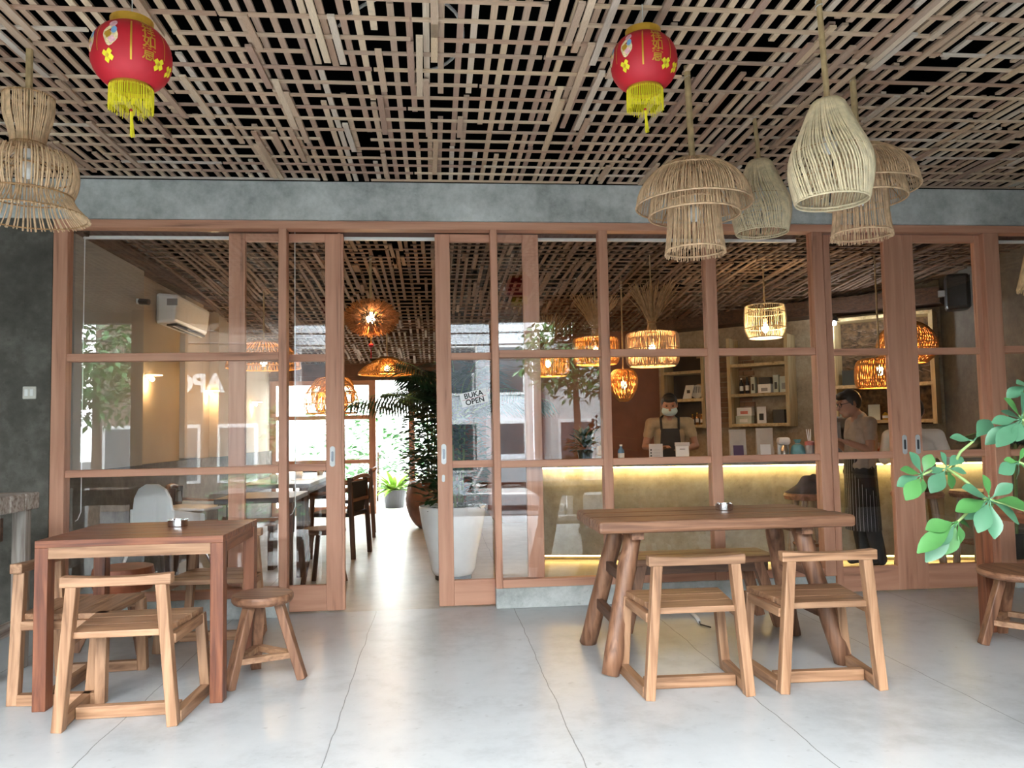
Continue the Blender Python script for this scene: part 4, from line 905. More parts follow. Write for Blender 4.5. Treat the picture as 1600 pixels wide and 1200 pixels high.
MB().box((-.16, -.15, 0), (.16, .2, .06)).build('drip_tray', STEEL, em); MB().box((-.16, .0, .06), (.16, .2, .36)).build('body', SL, em, bevel=.01); MB().box((-.16, -.16, .26), (.16, .0, .38)).build('head', SL, em, bevel=.02)
MB().tube([(.0, -.1, .26), (.0, -.1, .2)], .03, 14).build('group_head', CHROME, em); MB().tube([(0, -.1, .21), (0, -.24, .2)], .012, 8).build('portafilter', BLACKP, em)
bw = thing('spice_bowl', 'rust-red bowl of tools on the bar under the woman’s hands'.replace('’', "'"), 'bowl', on_bar(2.98, -.02)); MB().lathe([(0, 0), (.05, 0), (.085, .09), (.078, .09), (.045, .01), (0, .01)], 22).build('bowl_body', mat('rust_glaze', (.22, .06, .03), .35), bw, smooth=True)
for k in range(5): MB().tube([(.02 * (k - 2), 0, .03), (.03 * (k - 2), .01, .14 + .01 * (k % 2))], .005, 6).build('utensil', STEEL, bw)

# ---- shelves on the angled wall
def shelf(label, t0, t1, zs, ztop, z0=1.2, back=None):
    r = thing('wall_shelf', label, 'shelf')
    for t in (t0, t1):
        MB().quadbox(wbox(t - .02, t + .02, .03, .3, z0 - .0, ztop)).build('upright', shelfwood('z'), r, fix=True)
    for z in zs: MB().quadbox(wbox(t0, t1, .03, .3, z - .035, z)).build('board', shelfwood('x'), r, fix=True)
    if back: MB().quadbox(wbox(t0, t1, .022, .03, z0, ztop)).build('back_panel', back, r, fix=True)
    return r
shelf('pale wooden shelf behind the masked barista', -1.06, -.53, (1.24, 1.56, 1.90), 2.1, back=mat('dark_back', (.05, .035, .025), .8))
shelf('pale wooden shelf stacked with boxes above the coffee bags', -.2, .48, (1.24, 1.59, 1.94), 2.25)
THATCH = mat('bark_thatch', (.11, .065, .03), .9, var=.7, scale=22, bump=1.0)
shelf('pale wooden shelf above the woman at the bar', .99, 1.95, (1.25, 1.63, 2.36), 2.36, back=THATCH)
tk = MB(); q = random.Random(6)
for k in range(160):
    t_, z_ = q.uniform(1.03, 1.9), q.uniform(1.72, 2.28); L = q.uniform(.04, .1); a = q.uniform(-.6, .25); p = wpt(t_, .035, z_); e = wpt(t_ + L * cos(a), .05, z_ + L * sin(a)); tk.bar(p, e, .012, .006, up=(0, 0, 1))
tk.build('bark_strips', wood('bark_strip', (.20, .12, .06), (.09, .05, .025), 'x'), [o for o in C.objects if o.get('label') == 'pale wooden shelf above the woman at the bar'][0], stuff=True)
SRZ = math.atan2(WD.y, WD.x)
def carton(label, t, z, w, d, h, m, name='carton', cat='box', o=.17, patch=None, rz=0, group='boxes on the bar shelves'):
    b = thing(name, label, cat, wpt(t, o, z), SRZ + rz, group); MB().box((-w / 2, -d / 2, 0), (w / 2, d / 2, h)).build('box_body', m, b, bevel=.003); MB().box((-w / 2, -d / 2, h * .97), (w / 2, d / 2, h + .004)).build('lid', m, b)
    if patch: MB().box((-w * .25, -d / 2 - .001, h * .2), (w * .25, -d / 2, h * .6)).build('box_label', patch, b)
GR = mat('mint_card', (.55, .62, .55), .6); BKL = BLACKP
bottle('syrup_bottle', 'slim black bottle, first on the upper box shelf', 'bottle', 0, 0, .022, .19, BLACKP, WHITE, z=wpt(-.10, .17, 1.59), group='black bottles on the box shelf')
bottle('syrup_bottle', 'slim black bottle, second on the upper box shelf', 'bottle', 0, 0, .022, .2, BLACKP, BLACKP, z=wpt(-.03, .17, 1.59), group='black bottles on the box shelf')
carton('tall mint carton with black lettering beside the black bottles', .05, 1.59, .05, .07, .19, GR, patch=BLACKP)
carton('wide white carton in the middle of the upper box shelf', .19, 1.59, .15, .10, .10, WHITE, patch=mat('grey_print', (.3, .3, .3), .5))
carton('dark lid box on top of the wide white carton', .19, 1.70, .13, .09, .07, mat('dark_box', (.05, .05, .05), .5))
carton('tall mint carton right of the wide white carton', .32, 1.59, .06, .07, .20, GR, patch=BLACKP)
carton('mint carton with grey print at the right end of the box shelf', .41, 1.59, .09, .07, .18, GR, patch=mat('grey_print', (.3, .3, .3), .5))
carton('low white carton at the bottom left of the lower box shelf', -.07, 1.24, .19, .1, .09, GR, patch=WHITE)
carton('white carton with red spots stacked on the low white carton', -.06, 1.335, .18, .1, .09, WHITE, patch=mat('coral', (.62, .20, .16), .5))
carton('leaning white leaflet carton on the lower box shelf', .13, 1.24, .10, .03, .19, WHITE, patch=BLACKP, rz=.15)
carton('pair of dark jars in a frame on the lower box shelf', .34, 1.24, .13, .08, .15, mat('dark_box', (.05, .05, .05), .5))
carton('black display box on the shelf above the woman', 1.14, 1.63, .17, .12, .16, mat('green_black', (.02, .03, .03), .5), group='things on the woman shelf')
for k in range(2):
    b = thing('storage_tin', 'purple tin on the shelf above the woman, %s of two' % ('left' if k == 0 else 'right'), 'tin', wpt(1.28 + .09 * k, .17, 1.63), 0, 'purple tins'); MB().lathe([(0, 0), (.04, 0), (.04, .095), (0, .095)], 20).build('tin_body', PURP, b); MB().lathe([(.042, .09), (.042, .105), (0, .105)], 20).build('lid', STEEL, b)
carton('white leaflet stack left of the woman’s face'.replace('’', "'"), 1.07, 1.25, .13, .1, .15, GR, patch=mat('coral', (.62, .20, .16), .5))
carton('white tilted carton behind the woman’s head'.replace('’', "'"), 1.35, 1.25, .11, .1, .16, GR, rz=.3)
bottle('honey_jar', 'small yellow jar on the shelf behind the woman', 'jar', 0, 0, .03, .09, mat('honey', (.45, .28, .04), .2), BLACKP, z=wpt(1.46, .17, 1.25))
bn2 = thing('blender', 'white blender with a black lid on the shelf behind the woman', 'blender', wpt(1.58, .17, 1.25), SRZ); MB().box((-.07, -.07, 0), (.07, .07, .10)).build('base', WHITE, bn2, bevel=.015); MB().lathe([(.04, .1), (.055, .22)], 18).build('jug', mat('clear_jug', (.6, .6, .58), .15), bn2, smooth=True); MB().lathe([(.058, .22), (.058, .24), (0, .245)], 18).build('lid', BLACKP, bn2)
fr = thing('picture_card', 'white card with a black square on the shelf behind the barista', 'card', wpt(-.78, .2, 1.56), SRZ); MB().quadbox([(-.06, -.01, 0), (.05, -.01, 0), (.05, .01, 0), (-.06, .01, 0), (-.03, .03, .17), (.08, .03, .17), (.08, .04, .17), (-.03, .04, .17)]).build('card_face', WHITE, fr); MB().box((-.005, -.0, .07), (.035, .004, .11)).build('black_square', BLACKP, fr)
pt = thing('striped_plate', 'round black and white striped plate on the shelf behind the barista', 'plate', wpt(-.68, .12, 1.56), SRZ)
MB().lathe([(0, 0), (.085, 0), (.085, .012), (0, .012)], 32).build('disc', WHITE, pt).matrix_local = M.Translation((0, 0, .09)) @ M.Rotation(R(80), 4, 'X')
for k in range(5): MB().box((-.05 + .022 * k, -.0155, .03), (-.045 + .022 * k, -.013, .15)).build('stripe', BLACKP, pt)
for k in range(3): bottle('copper_bottle', 'copper bottle on the low shelf behind the barista, %s' % ('left', 'middle', 'right')[k], 'bottle', 0, 0, .018, .13 + .02 * (k == 1), mat('copper', (.55, .30, .12), .25, .9), GOLD, z=wpt(-.72 + .06 * k, .2, 1.24), group='copper bottles')
for k, (t_, lb) in enumerate(((1.04, 'left'), (1.62, 'right'))):
    s = thing('spotlight', 'small black spotlight with a white beam over the angled shelf, %s one' % lb, 'spotlight', wpt(t_, .34, 2.30), SRZ, 'spotlights on the shelf beam')
    MB().tube([(0, 0, .05), (0, -.05, .01)], .028, 12).build('lamp_can', BLACKP, s); MB().ball((0, -.065, -.005), (.026, .02, .02)).build('bulb', BULBW, s, smooth=True); MB().box((-.015, -.015, .05), (.015, .015, .09)).build('mount', BLACKP, s); plight(s, (0, -.11, -.05), 7, (.85, .93, 1), .03)
sp = thing('loudspeaker', 'black loudspeaker hung high on the inside right wall', 'loudspeaker', (4.98, 6.98, 2.45), R(60))
MB().box((-.11, -.1, -.17), (.11, .1, .17)).build('cabinet', BLACKP, sp, bevel=.03); MB().box((-.095, -.105, -.15), (.095, -.098, .15)).build('grille', mat('grille', (.006, .006, .006), .9, bump=.5, scale=200), sp); MB().box((-.02, .1, -.03), (.02, .16, .03)).build('wall_bracket', STEEL, sp); MB().box((-.012, -.107, -.13), (.012, -.105, -.124)).build('badge', STEEL, sp)

# ---- bar stools
def bar_stool(label, loc, h=.66):
    t = thing('bar_stool', label, 'stool', loc, 0, 'wooden bar stools'); MB().lathe([(0, h - .05), (.19, h - .05), (.2, h - .02), (.19, h), (0, h)], 28).build('seat', oldteak('x'), t)
    for k in range(4):
        a = pi / 4 + k * pi / 2; MB().tube([(.11 * cos(a), .11 * sin(a), h - .05), (.15 * cos(a), .15 * sin(a), .3), (.17 * cos(a), .17 * sin(a), 0)], .028, 10).build('leg', wood('grey_log', (.33, .26, .19), (.18, .13, .09), 'z'), t)
    for k in range(4):
        a = pi / 4 + k * pi / 2; b = a + pi / 2; MB().tube([(.15 * cos(a), .15 * sin(a), .25), (.15 * cos(b), .15 * sin(b), .25)], .014, 6).build('stretcher', oldteak('x'), t)
    return t
s0 = bar_stool('wooden bar stool with a dark jacket on its seat', (3.0, 6.12, 0))
dup(s0, 'wooden bar stool under the seated customer', (3.86, 6.02, 0), .3)
dup(s0, 'wooden bar stool behind the far right door', (4.3, 5.92, 0), .1)
jk = thing('draped_jacket', 'dark grey jacket lying on the left bar stool', 'jacket', (3.0, 6.12, .66)); JK = mat('grey_cloth', (.07, .065, .07), .9, var=.3)
MB().lathe(spline([(0, .14), (.05, .13), (.09, .07), (.16, .02), (.19, .005)]), 24).build('cloth', JK, jk, smooth=True); MB().cap((.02, -.05, .12), (.15, -.1, .03), .035, .025).build('sleeve', JK, jk, smooth=True)

# ---- plants inside
wp_ = thing('tall_white_planter', 'tall white tapered planter with shrubby plant just inside the doorway', 'planter', (.12, 6.55, 0))
MB().lathe(spline([(0, .04), (.16, .04), (.2, .2), (.25, .42), (.275, .585), (.265, .59), (.24, .56), (0, .55)]), 36).build('pot', mat('white_glaze', (.78, .80, .80), .25, var=.04), wp_, smooth=True); MB().lathe([(.15, .05), (.15, 0), (0, 0)], 24).build('foot', BLACKP, wp_)
tp = thing('terracotta_planter', 'round brown clay planter with climbing leaves behind the white planter', 'planter', (-.08, 10.1, 0))
MB().lathe(spline([(0, 0), (.16, 0), (.28, .15), (.33, .36), (.29, .56), (.25, .58), (0, .54)]), 32).build('pot', mat('brown_clay', (.17, .075, .045), .6, var=.3), tp, smooth=True)
def shrub(t, c, r, h, n, m, ls, name='foliage', seed=1, w=.5):
    q = random.Random(seed); mb = MB()
    for k in range(n):
        a = q.uniform(0, 2 * pi); z = q.uniform(0, h); rr = r * (q.random() ** .5) * (.55 + .45 * sin(pi * min(1, z / h + .15)))
        d = V((cos(a), sin(a), q.uniform(-.4, .7))); mb.leaf((c[0] + rr * cos(a), c[1] + rr * sin(a), c[2] + z), d, (q.uniform(-.4, .4), q.uniform(-.4, .4), 1), ls * q.uniform(.7, 1.3), ls * w, seg=2)
    return mb.build(name, m, t, stuff=True)
def palm(t, base, n, L, m, seed=1, stem=.9, up=(.5, 1.3), lw=.018):
    q = random.Random(seed); mb = MB(); sm = MB()
    for k in range(n):
        a = 2 * pi * k / n + q.uniform(-.3, .3); e = q.uniform(*up); LL = L * q.uniform(.8, 1.15); pts = []
        for i in range(15):
            s = i / 14; rr = LL * s * cos(e) * (1 + .1 * s); z = stem + LL * (s * sin(e) - .55 * s * s * (1.2 - .4 * sin(e))); pts.append(V((base[0] + rr * cos(a), base[1] + rr * sin(a), base[2] + z)))
        sm.tube(pts, [.008 * (1 - .75 * i / 14) for i in range(15)], 5)
        for i in range(3, 15):
            tg = (pts[i] - pts[i - 1]).normalized(); sd = tg.cross(V((0, 0, 1))).normalized(); l = LL * .33 * sin(pi * (i / 15.5)) + .05
            for s in (-1, 1):
                for f in (0, .5): mb.leaf(pts[i] - (pts[i] - pts[i - 1]) * f, sd * s + tg * .7 - V((0, 0, .35)), (0, 0, 1), l, lw, seg=2, droop=.25)
    for k in range(5):
        a = k * 1.25; sm.tube([(base[0] + .03 * cos(a), base[1] + .03 * sin(a), base[2]), (base[0] + .06 * cos(a), base[1] + .06 * sin(a), base[2] + stem)], .012, 6)
    sm.build('stems', STEM, t, stuff=True); mb.build('fronds', m, t, stuff=True)
shrub(wp_, (0, .05, .55), .30, 1.15, 1100, LEAF[2], .10, seed=3)
shrub(wp_, (.02, 0, .62), .16, .8, 60, LEAF[1], .11, name='lit_tone_leaves', seed=9, w=.6)  # lighter green puts a lit look into some of the leaves
palm(wp_, (.05, .05, .56), 22, 1.05, LEAF[2], seed=4, stem=.7, up=(.7, 1.45), lw=.022)
shrub(tp, (0, 0, .55), .36, 1.3, 800, LEAF[2], .13, seed=5)
palm(tp, (0, 0, .55), 14, .72, LEAF[2], seed=6, stem=1.05, up=(.5, 1.35), lw=.025)
for k, (x, z) in enumerate(((-.03, 1.25), (.2, 1.5))):
    ev = thing('red_envelope', 'small red paper charm hanging in the doorway plants, %s one' % ('lower' if k == 0 else 'upper'), 'decoration', (x + .05, 6.75 + .3 * k, z), .4, 'red charms in the plants'); MB().box((-.022, -.002, -.05), (.022, .002, .05)).build('paper', RED, ev); MB().tube([(0, 0, .05), (0, 0, .12)], .001, 4).build('thread', GOLD, ev)
pr_ = thing('corner_palm', 'dark palm in a pot behind the far right door', 'plant', (4.72, 6.08, 0)); MB().lathe([(0, 0), (.13, 0), (.17, .3), (.16, .3), (0, .28)], 24).build('pot', BLACKP, pr_); palm(pr_, (0, 0, .28), 14, .36, LEAF[2], seed=8, stem=.75, up=(.5, 1.3), lw=.02)

# ---- hanging BUKA OPEN sign
sg = thing('open_sign', 'tilted white card reading BUKA OPEN hanging on the right door glass', 'sign', (.262, 5.462, 1.44))
card = MB().box((-.095, -.002, -.049), (.095, .002, .049)).build('card', WHITE, sg); card.rotation_euler = (0, R(-13), 0)
INK = mat('black_ink', (.01, .01, .01), .6)
for tx, z in (('BUKA', .0225), ('OPEN', -.0235)):
    o = text_obj('lettering', tx, .052, INK, card, (0, -.0032, z), (R(90), 0, 0), bold=.0011)
    o['label'] = 'black word %s' % tx
MB().box((-.085, -.0028, -.0012), (.085, -.002, .0012)).build('red_line', RED, card)
MB().tube([(.0, 0, .04), (.0, 0, .16)], .001, 4).build('string', WHITE, sg)

# ================================================================ PEOPLE
def remesh(o, v=.007, it=4):
    r = o.modifiers.new('remesh', 'REMESH'); r.mode = 'VOXEL'; r.voxel_size = v; r.use_smooth_shade = True
    s = o.modifiers.new('smooth', 'SMOOTH'); s.iterations = it; s.factor = .5
    return o
def person(label, loc, rz, J, shirtm, pantm, sleeve=.5, apron=None, hairm=HAIR, shoe=None, hairlen=0.):
    t = thing('person', label, 'person', loc, rz); b = MB(); H = V(J['head']); tilt = J.get('tilt', 0.)
    rot = M.Rotation(tilt, 3, 'X')
    def hp(x, y, z): return H + rot @ V((x, y, z))
    hl = MB(); hl.ball((0, 0, 0), (.074, .092, .105), 20, 14); base = len(b.v)
    b.v += [tuple(H + rot @ V(v)) for v in hl.v]; b.f += [tuple(base + i for i in f) for f in hl.f]
    b.cap(hp(0, -.045, -.075), hp(0, -.03, -.05), .042, .05)                      # jaw
    b.cap(hp(0, -.088, .01), hp(0, -.108, -.022), .010, .015, 8)                  # nose
    b.cap(hp(0, -.088, -.052), hp(0, -.09, -.056), .018, .016, 8)                 # lips
    for s in (-1, 1): b.cap(hp(s * .074, .01, .015), hp(s * .076, .012, -.02), .013, .010, 8); b.cap(hp(s * .028, -.083, .032), hp(s * .04, -.078, .032), .011, .011, 8)
    N = V(J['neck']); Ch = V(J['chest']); Pe = V(J['pelvis'])
    b.cap(N, hp(0, .02, -.06), .052, .046); b.cap(Ch, N, .095, .058)
    sh = {s: V(J['sh' + s]) for s in 'lr'}
    b.cap(sh['l'], sh['r'], .055, .055); b.cap(Ch + V((-.05, 0, 0)), Pe + V((-.045, 0, .03)), .098, .095); b.cap(Ch + V((.05, 0, 0)), Pe + V((.045, 0, .03)), .098, .095)
    for s, sg in (('l', -1), ('r', 1)):
        el, wr, ha = V(J['el' + s]), V(J['wr' + s]), V(J['ha' + s])
        b.cap(sh[s], el, .046, .036); b.cap(el, wr, .037, .025); d = (ha - wr).normalized()
        side = d.cross(V((0, 0, 1))); side = side.normalized() if side.length > .1 else V((1, 0, 0)); pal = d.cross(side).normalized()
        if pal.z > 0: pal = -pal
        palm0 = wr + d * .02; palm1 = wr + d * .075
        for k in (-1, 0, 1): b.cap(palm0 + side * .016 * k, palm1 + side * .02 * k, .014, .012, 8)
        for k, L in ((-1.5, .058), (-.5, .07), (.5, .066), (1.5, .052)):
            a = palm1 + side * .0145 * k; m_ = a + d * L * .5 + pal * .008; e_ = m_ + d * L * .32 + pal * .024; b.cap(a, m_, .0085, .008, 7); b.cap(m_, e_, .008, .0065, 7)
        th0 = palm0 + d * .012 - side * .02 * sg * -1; b.cap(th0, th0 + d * .03 + side * .022 * sg + pal * .012, .0105, .0095, 7); b.cap(th0 + d * .03 + side * .022 * sg + pal * .012, th0 + d * .06 + side * .02 * sg + pal * .022, .009, .0075, 7)
        hi, kn, an, to = V(J['hi' + s]), V(J['kn' + s]), V(J['an' + s]), V(J['to' + s])
        b.cap(hi, kn, .078, .052); b.cap(kn, an, .052, .034); b.cap(an, to, .036, .028)
    remesh(b.build('body', SKIN, t, fix=False), .0065, 3)
    # clothing
    c = MB(); c.cap(Ch + V((0, 0, .03)), N + V((0, .01, -.015)), .10, .068); c.cap(sh['l'], sh['r'], .062, .062)
    for sx in (-.055, .055): c.cap(Ch + V((sx, 0, 0)), Pe + V((sx * .95, 0, .04)), .108, .106)
    for s in 'lr':
        e_ = V(J['el' + s]); c.cap(sh[s], sh[s].lerp(e_, sleeve), .060, .054)
    remesh(c.build('shirt', shirtm, t), .009, 3)
    p = MB(); p.cap(Pe + V((-.05, 0, 0)), Pe + V((.05, 0, 0)), .112, .112)
    for s in 'lr': p.cap(V(J['hi' + s]), V(J['kn' + s]), .092, .066); p.cap(V(J['kn' + s]), V(J['an' + s]), .066, .058)
    remesh(p.build('trousers', pantm, t), .009, 3)
    f = MB()
    for s in 'lr': f.cap(V(J['an' + s]) + V((0, 0, -.01)), V(J['to' + s]), .044, .036)
    remesh(f.build('shoes', shoe or BLACKP, t), .008, 2)
    h = MB(); hb = MB(); hb.ball((0, .022, .022), (.084, .094, .103), 18, 12); hb.ball((0, -.045, .075), (.066, .052, .038), 14, 8)
    if hairlen: hb.ball((0, .06, -.05), (.07, .05, .08 + hairlen), 14, 8)
    h.v = [tuple(H + rot @ V(v)) for v in hb.v]; h.f = hb.f; remesh(h.build('hair', hairm, t), .008, 2)
    for s in (-1, 1):
        e = MB().ball(hp(s * .031, -.0835, .012), (.011, .006, .006), 10, 6).build('eye', mat('eye_dark', (.02, .015, .012), .2), t, smooth=True)
    return t, hp
J = dict(head=(0, -.10, 1.385), tilt=R(14), neck=(0, -.02, 1.27), chest=(0, -.0, 1.10), pelvis=(0, -.03, .80), shl=(-.14, -.0, 1.215), shr=(.14, -.0, 1.215),
         ell=(-.185, -.03, .985), elr=(.185, -.03, .985), wrl=(-.10, -.22, 1.09), wrr=(.11, -.20, 1.06), hal=(-.07, -.30, 1.13), har=(.07, -.29, 1.10),
         hil=(-.08, -.03, .78), hir=(.08, -.03, .78), knl=(-.08, -.02, .42), knr=(.085, .0, .42), anl=(-.08, .03, .07), anr=(.085, .07, .07), tol=(-.09, -.09, .04), tor=(.095, -.05, .04))
wm, hp = person('standing woman in a grey T-shirt, glasses and pinstriped apron, head bowed over the bar', (3.635, 6.42, 0), R(-90), J, mat('grey_tshirt', (.30, .25, .21), .9, var=.12, scale=20), mat('black_trousers', (.008, .010, .014), .8))
def striped(name):
    m, nt, b = newmat(name); g = nd(nt, 'ShaderNodeTexCoord'); w = nd(nt, 'ShaderNodeTexWave'); w.wave_profile = 'SAW'; w.inputs['Scale'].default_value = 1.0
    mp = nd(nt, 'ShaderNodeMapping'); s_ = nd(nt, 'ShaderNodeSeparateXYZ'); at = nd(nt, 'ShaderNodeMath', operation='ARCTAN2'); nt.links.new(g.outputs['Object'], s_.inputs[0]); nt.links.new(s_.outputs[0], at.inputs[0]); nt.links.new(s_.outputs[1], at.inputs[1])
    ml = nd(nt, 'ShaderNodeMath', operation='MULTIPLY'); ml.inputs[1].default_value = 5.6; nt.links.new(at.outputs[0], ml.inputs[0]); fr_ = nd(nt, 'ShaderNodeMath', operation='FRACT'); nt.links.new(ml.outputs[0], fr_.inputs[0])
    lt = nd(nt, 'ShaderNodeMath', operation='LESS_THAN'); lt.inputs[1].default_value = .1; nt.links.new(fr_.outputs[0], lt.inputs[0])
    mx = nd(nt, 'ShaderNodeMix', data_type='RGBA'); mx.inputs[6].default_value = (.008, .009, .012, 1); mx.inputs[7].default_value = (.42, .42, .45, 1); nt.links.new(lt.outputs[0], mx.inputs[0]); nt.links.new(mx.outputs[2], b.inputs['Base Color']); b.inputs['Roughness'].default_value = .9; return m
ap_ = MB(); n = 40; zz = [.93, .86, .75, .6, .45, .31]
for z in zz:
    k = (.93 - z) / .62; rx, ry = .150 + .02 * k, .120 + .012 * k
    for j in range(n):
        a = 2 * pi * j / n; w = 1 + .03 * k * sin(a * 9); ap_.v.append((rx * w * cos(a), -.025 + .02 * k * .3 + ry * w * sin(a), z))
for i in range(len(zz) - 1):
    for j in range(n): ap_.f.append((i * n + j, i * n + (j + 1) % n, (i + 1) * n + (j + 1) % n, (i + 1) * n + j))
ap_.build('pinstripe_apron', striped('pinstripe_cloth'), wm, smooth=True)
gl = MB()
for s in (-1, 1):
    gl.tube([hp(s * .034 + .025 * cos(a), -.098, .012 + .019 * sin(a)) for a in [2 * pi * k / 16 for k in range(16)]], .0028, 5, closed=True); gl.tube([hp(s * .059, -.096, .016), hp(s * .08, 0, .014)], .0025, 5)
gl.tube([hp(-.009, -.1, .015), hp(.009, -.1, .015)], .0025, 5); gl.build('glasses', BLACKP, wm)

J2 = dict(head=(0, -.07, 1.435), tilt=R(16), neck=(0, 0, 1.315), chest=(0, .03, 1.13), pelvis=(0, .06, .80), shl=(-.185, .0, 1.255), shr=(.185, .0, 1.255),
          ell=(-.25, -.06, 1.02), elr=(.25, -.06, 1.02), wrl=(-.10, -.22, 1.0), wrr=(.11, -.22, .99), hal=(-.05, -.29, 1.03), har=(.06, -.30, 1.01),
          hil=(-.09, .06, .78), hir=(.09, .06, .78), knl=(-.09, .05, .42), knr=(.09, .05, .42), anl=(-.1, .08, .07), anr=(.1, .08, .07), tol=(-.11, -.05, .04), tor=(.11, -.05, .04))
ba, hp2 = person('barista in a beige shirt and blue face mask standing behind the bar', (2.36, 7.78, 0), R(-14), J2, mat('beige_shirt', (.36, .28, .17), .9, var=.12, scale=20), mat('black_trousers', (.008, .010, .014), .8), hairlen=.0)
mk = MB(); n = 12
for i in range(5):
    z = .0 - .075 * i / 4
    for j in range(n + 1):
        a = R(-75 + 150 * j / n); rr = (.086, .1, .106, .1, .08)[i]; mk.v.append(tuple(hp2(rr * .78 * sin(a), -.012 - rr * cos(a), z - .012)))
for i in range(4):
    for j in range(n): q_ = i * (n + 1) + j; mk.f.append((q_, q_ + 1, q_ + n + 2, q_ + n + 1))
mk.build('face_mask', mat('mask_blue', (.45, .62, .64), .8), ba, smooth=True)
MB().quadbox([(-.12, -.095, .8), (.12, -.095, .8), (.12, -.085, .8), (-.12, -.085, .8), (-.09, -.098, 1.2), (.09, -.098, 1.2), (.09, -.088, 1.2), (-.09, -.088, 1.2)]).build('apron', mat('dark_apron', (.03, .028, .03), .9), ba)
for s in (-1, 1): MB().tube([(s * .085, -.092, 1.19), (s * .09, -.05, 1.31), (s * .06, .05, 1.33)], .012, 6).build('apron_strap', mat('dark_apron', (.03, .028, .03), .9), ba)
hd = thing('serving_cup', 'dark cup held by the masked barista', 'cup', (2.35, 7.46, .93)); MB().lathe([(0, 0), (.03, 0), (.042, .09), (.038, .09), (.026, .008), (0, .008)], 18).build('cup_body', BLACKP, hd, smooth=True); MB().lathe([(.037, .08), (0, .082)], 16).build('drink', mat('coffee', (.05, .02, .01), .2), hd)

J3 = dict(head=(0, -.06, 1.30), tilt=R(10), neck=(0, .02, 1.18), chest=(0, .08, 1.0), pelvis=(0, .08, .76), shl=(-.17, .05, 1.10), shr=(.17, .05, 1.10),
          ell=(-.23, -.06, .90), elr=(.23, -.06, .90), wrl=(-.14, -.26, .95), wrr=(.14, -.26, .95), hal=(-.10, -.34, .95), har=(.10, -.34, .95),
          hil=(-.09, .05, .755), hir=(.09, .05, .755), knl=(-.11, -.33, .71), knr=(.11, -.33, .71), anl=(-.12, -.27, .32), anr=(.12, -.27, .32), tol=(-.12, -.38, .29), tor=(.12, -.38, .29))
person('customer in a white shirt seated on a bar stool, half hidden by the door', (3.86, 6.03, 0), R(142), J3, mat('white_shirt', (.62, .58, .50), .9, var=.06), mat('khaki', (.36, .24, .11), .9, var=.1), sleeve=.9)

# ================================================================ BACK GARDEN
struct(MB().box((-7, 16.2, 0), (6, 16.4, 3.6)).build('wall_garden', WHITE_WALL), 'white garden wall behind the cafe')
struct(MB().box((-3.2, 12.3, 0), (-3.0, 16.3, 3.0)).build('wall_garden_side', WHITE_WALL), 'white side wall of the back garden')
pg = thing('garden_pot_plant', 'leafy plant in a black pot outside the back door', 'plant', (-.72, 13.25, -.03)); MB().lathe([(0, 0), (.15, 0), (.2, .3), (.19, .3), (0, .27)], 24).build('pot', BLACKP, pg)
q = random.Random(12); mb = MB()
for k in range(70):
    a = q.uniform(0, 6.28); e = q.uniform(.2, 1.3); d = V((cos(a) * cos(e), sin(a) * cos(e), sin(e))); mb.leaf((.05 * cos(a), .05 * sin(a), .28), d, (0, 0, 1), q.uniform(.3, .55), .075, droop=.5, seg=5)
mb.build('foliage', LEAF[3], pg, stuff=True)
for i, (x, y, r, h, n, li, ls, lb) in enumerate(((-1.1, 14.6, .6, 1.5, 420, 0, .17, 'bright bush left behind the garden pot'), (-.2, 14.9, .55, 1.3, 380, 1, .16, 'green bush right behind the garden pot'), (-1.9, 15.2, .7, 2.2, 420, 1, .17, 'tall green bush at the left of the garden'), (.6, 14.4, .5, 1.6, 300, 0, .16, 'bright bush behind the right garden door'))):
    t = thing('garden_bush', lb, 'bush', (x, y, -.03), 0, 'bushes in the back garden'); shrub(t, (0, 0, .1), r, h, n, LEAF[li], ls, seed=20 + i); MB().tube([(0, 0, 0), (.02, 0, h * .6)], .02, 6).build('stem', BARK, t)
for i, (x, y, z, lb) in enumerate(((-2.6, 18.4, 2.4, 'tree crown behind the garden wall, left of the doorway view'), (.6, 18.6, 2.6, 'tree crown behind the garden wall, in the doorway view'))):
    t = thing('garden_tree', lb, 'tree', (x, y, 0), 0, 'trees behind the garden wall'); shrub(t, (0, 0, z - .9), 1.4, 2.0, 700, LEAF[1], .26, name='crown', seed=30 + i); MB().tube([(0, 0, 0), (0, 0, z)], .09, 8).build('trunk', BARK, t)

# ================================================================ STREET (seen mirrored in the glass)
def tree(label, x, y, h, r, n, li, ls, seed):
    t = thing('street_tree', label, 'tree', (x, y, -.75), 0, 'street trees'); MB().tube([(0, 0, 0), (.05, .03, h * .5), (0, 0, h)], [.12, .09, .05], 8).build('trunk', BARK, t)
    q = random.Random(seed); mb = MB()
    for k in range(n):
        d = V((q.gauss(0, 1), q.gauss(0, 1), q.gauss(0, 1))).normalized(); p = V((0, 0, h)) + V((d.x * r, d.y * r, d.z * r * .8)) * (q.random() ** .4)
        mb.leaf(p, V((q.uniform(-1, 1), q.uniform(-1, 1), q.uniform(-.8, .4))), (q.uniform(-.5, .5), q.uniform(-.5, .5), 1), ls * q.uniform(.7, 1.3), ls * .5, seg=2)
    mb.build('crown', LEAF[li], t, stuff=True)
tree('street tree reflected beside the stone column, left window', -7.2, -6.5, 3.4, 1.5, 1500, 1, .22, 41)
tree('street tree reflected in the middle windows', 3.0, -6.0, 3.6, 1.3, 1500, 1, .2, 42)
tree('street tree reflected near the long table', 5.4, -7.0, 3.2, 1.8, 1700, 1, .22, 43)
tree('street tree reflected in the right-hand doors', 9.5, -6.5, 3.6, 2.4, 1800, 2, .25, 44)
tree('street tree reflected at the far left', -3.0, -8.5, 2.2, 1.2, 1300, 0, .2, 45)
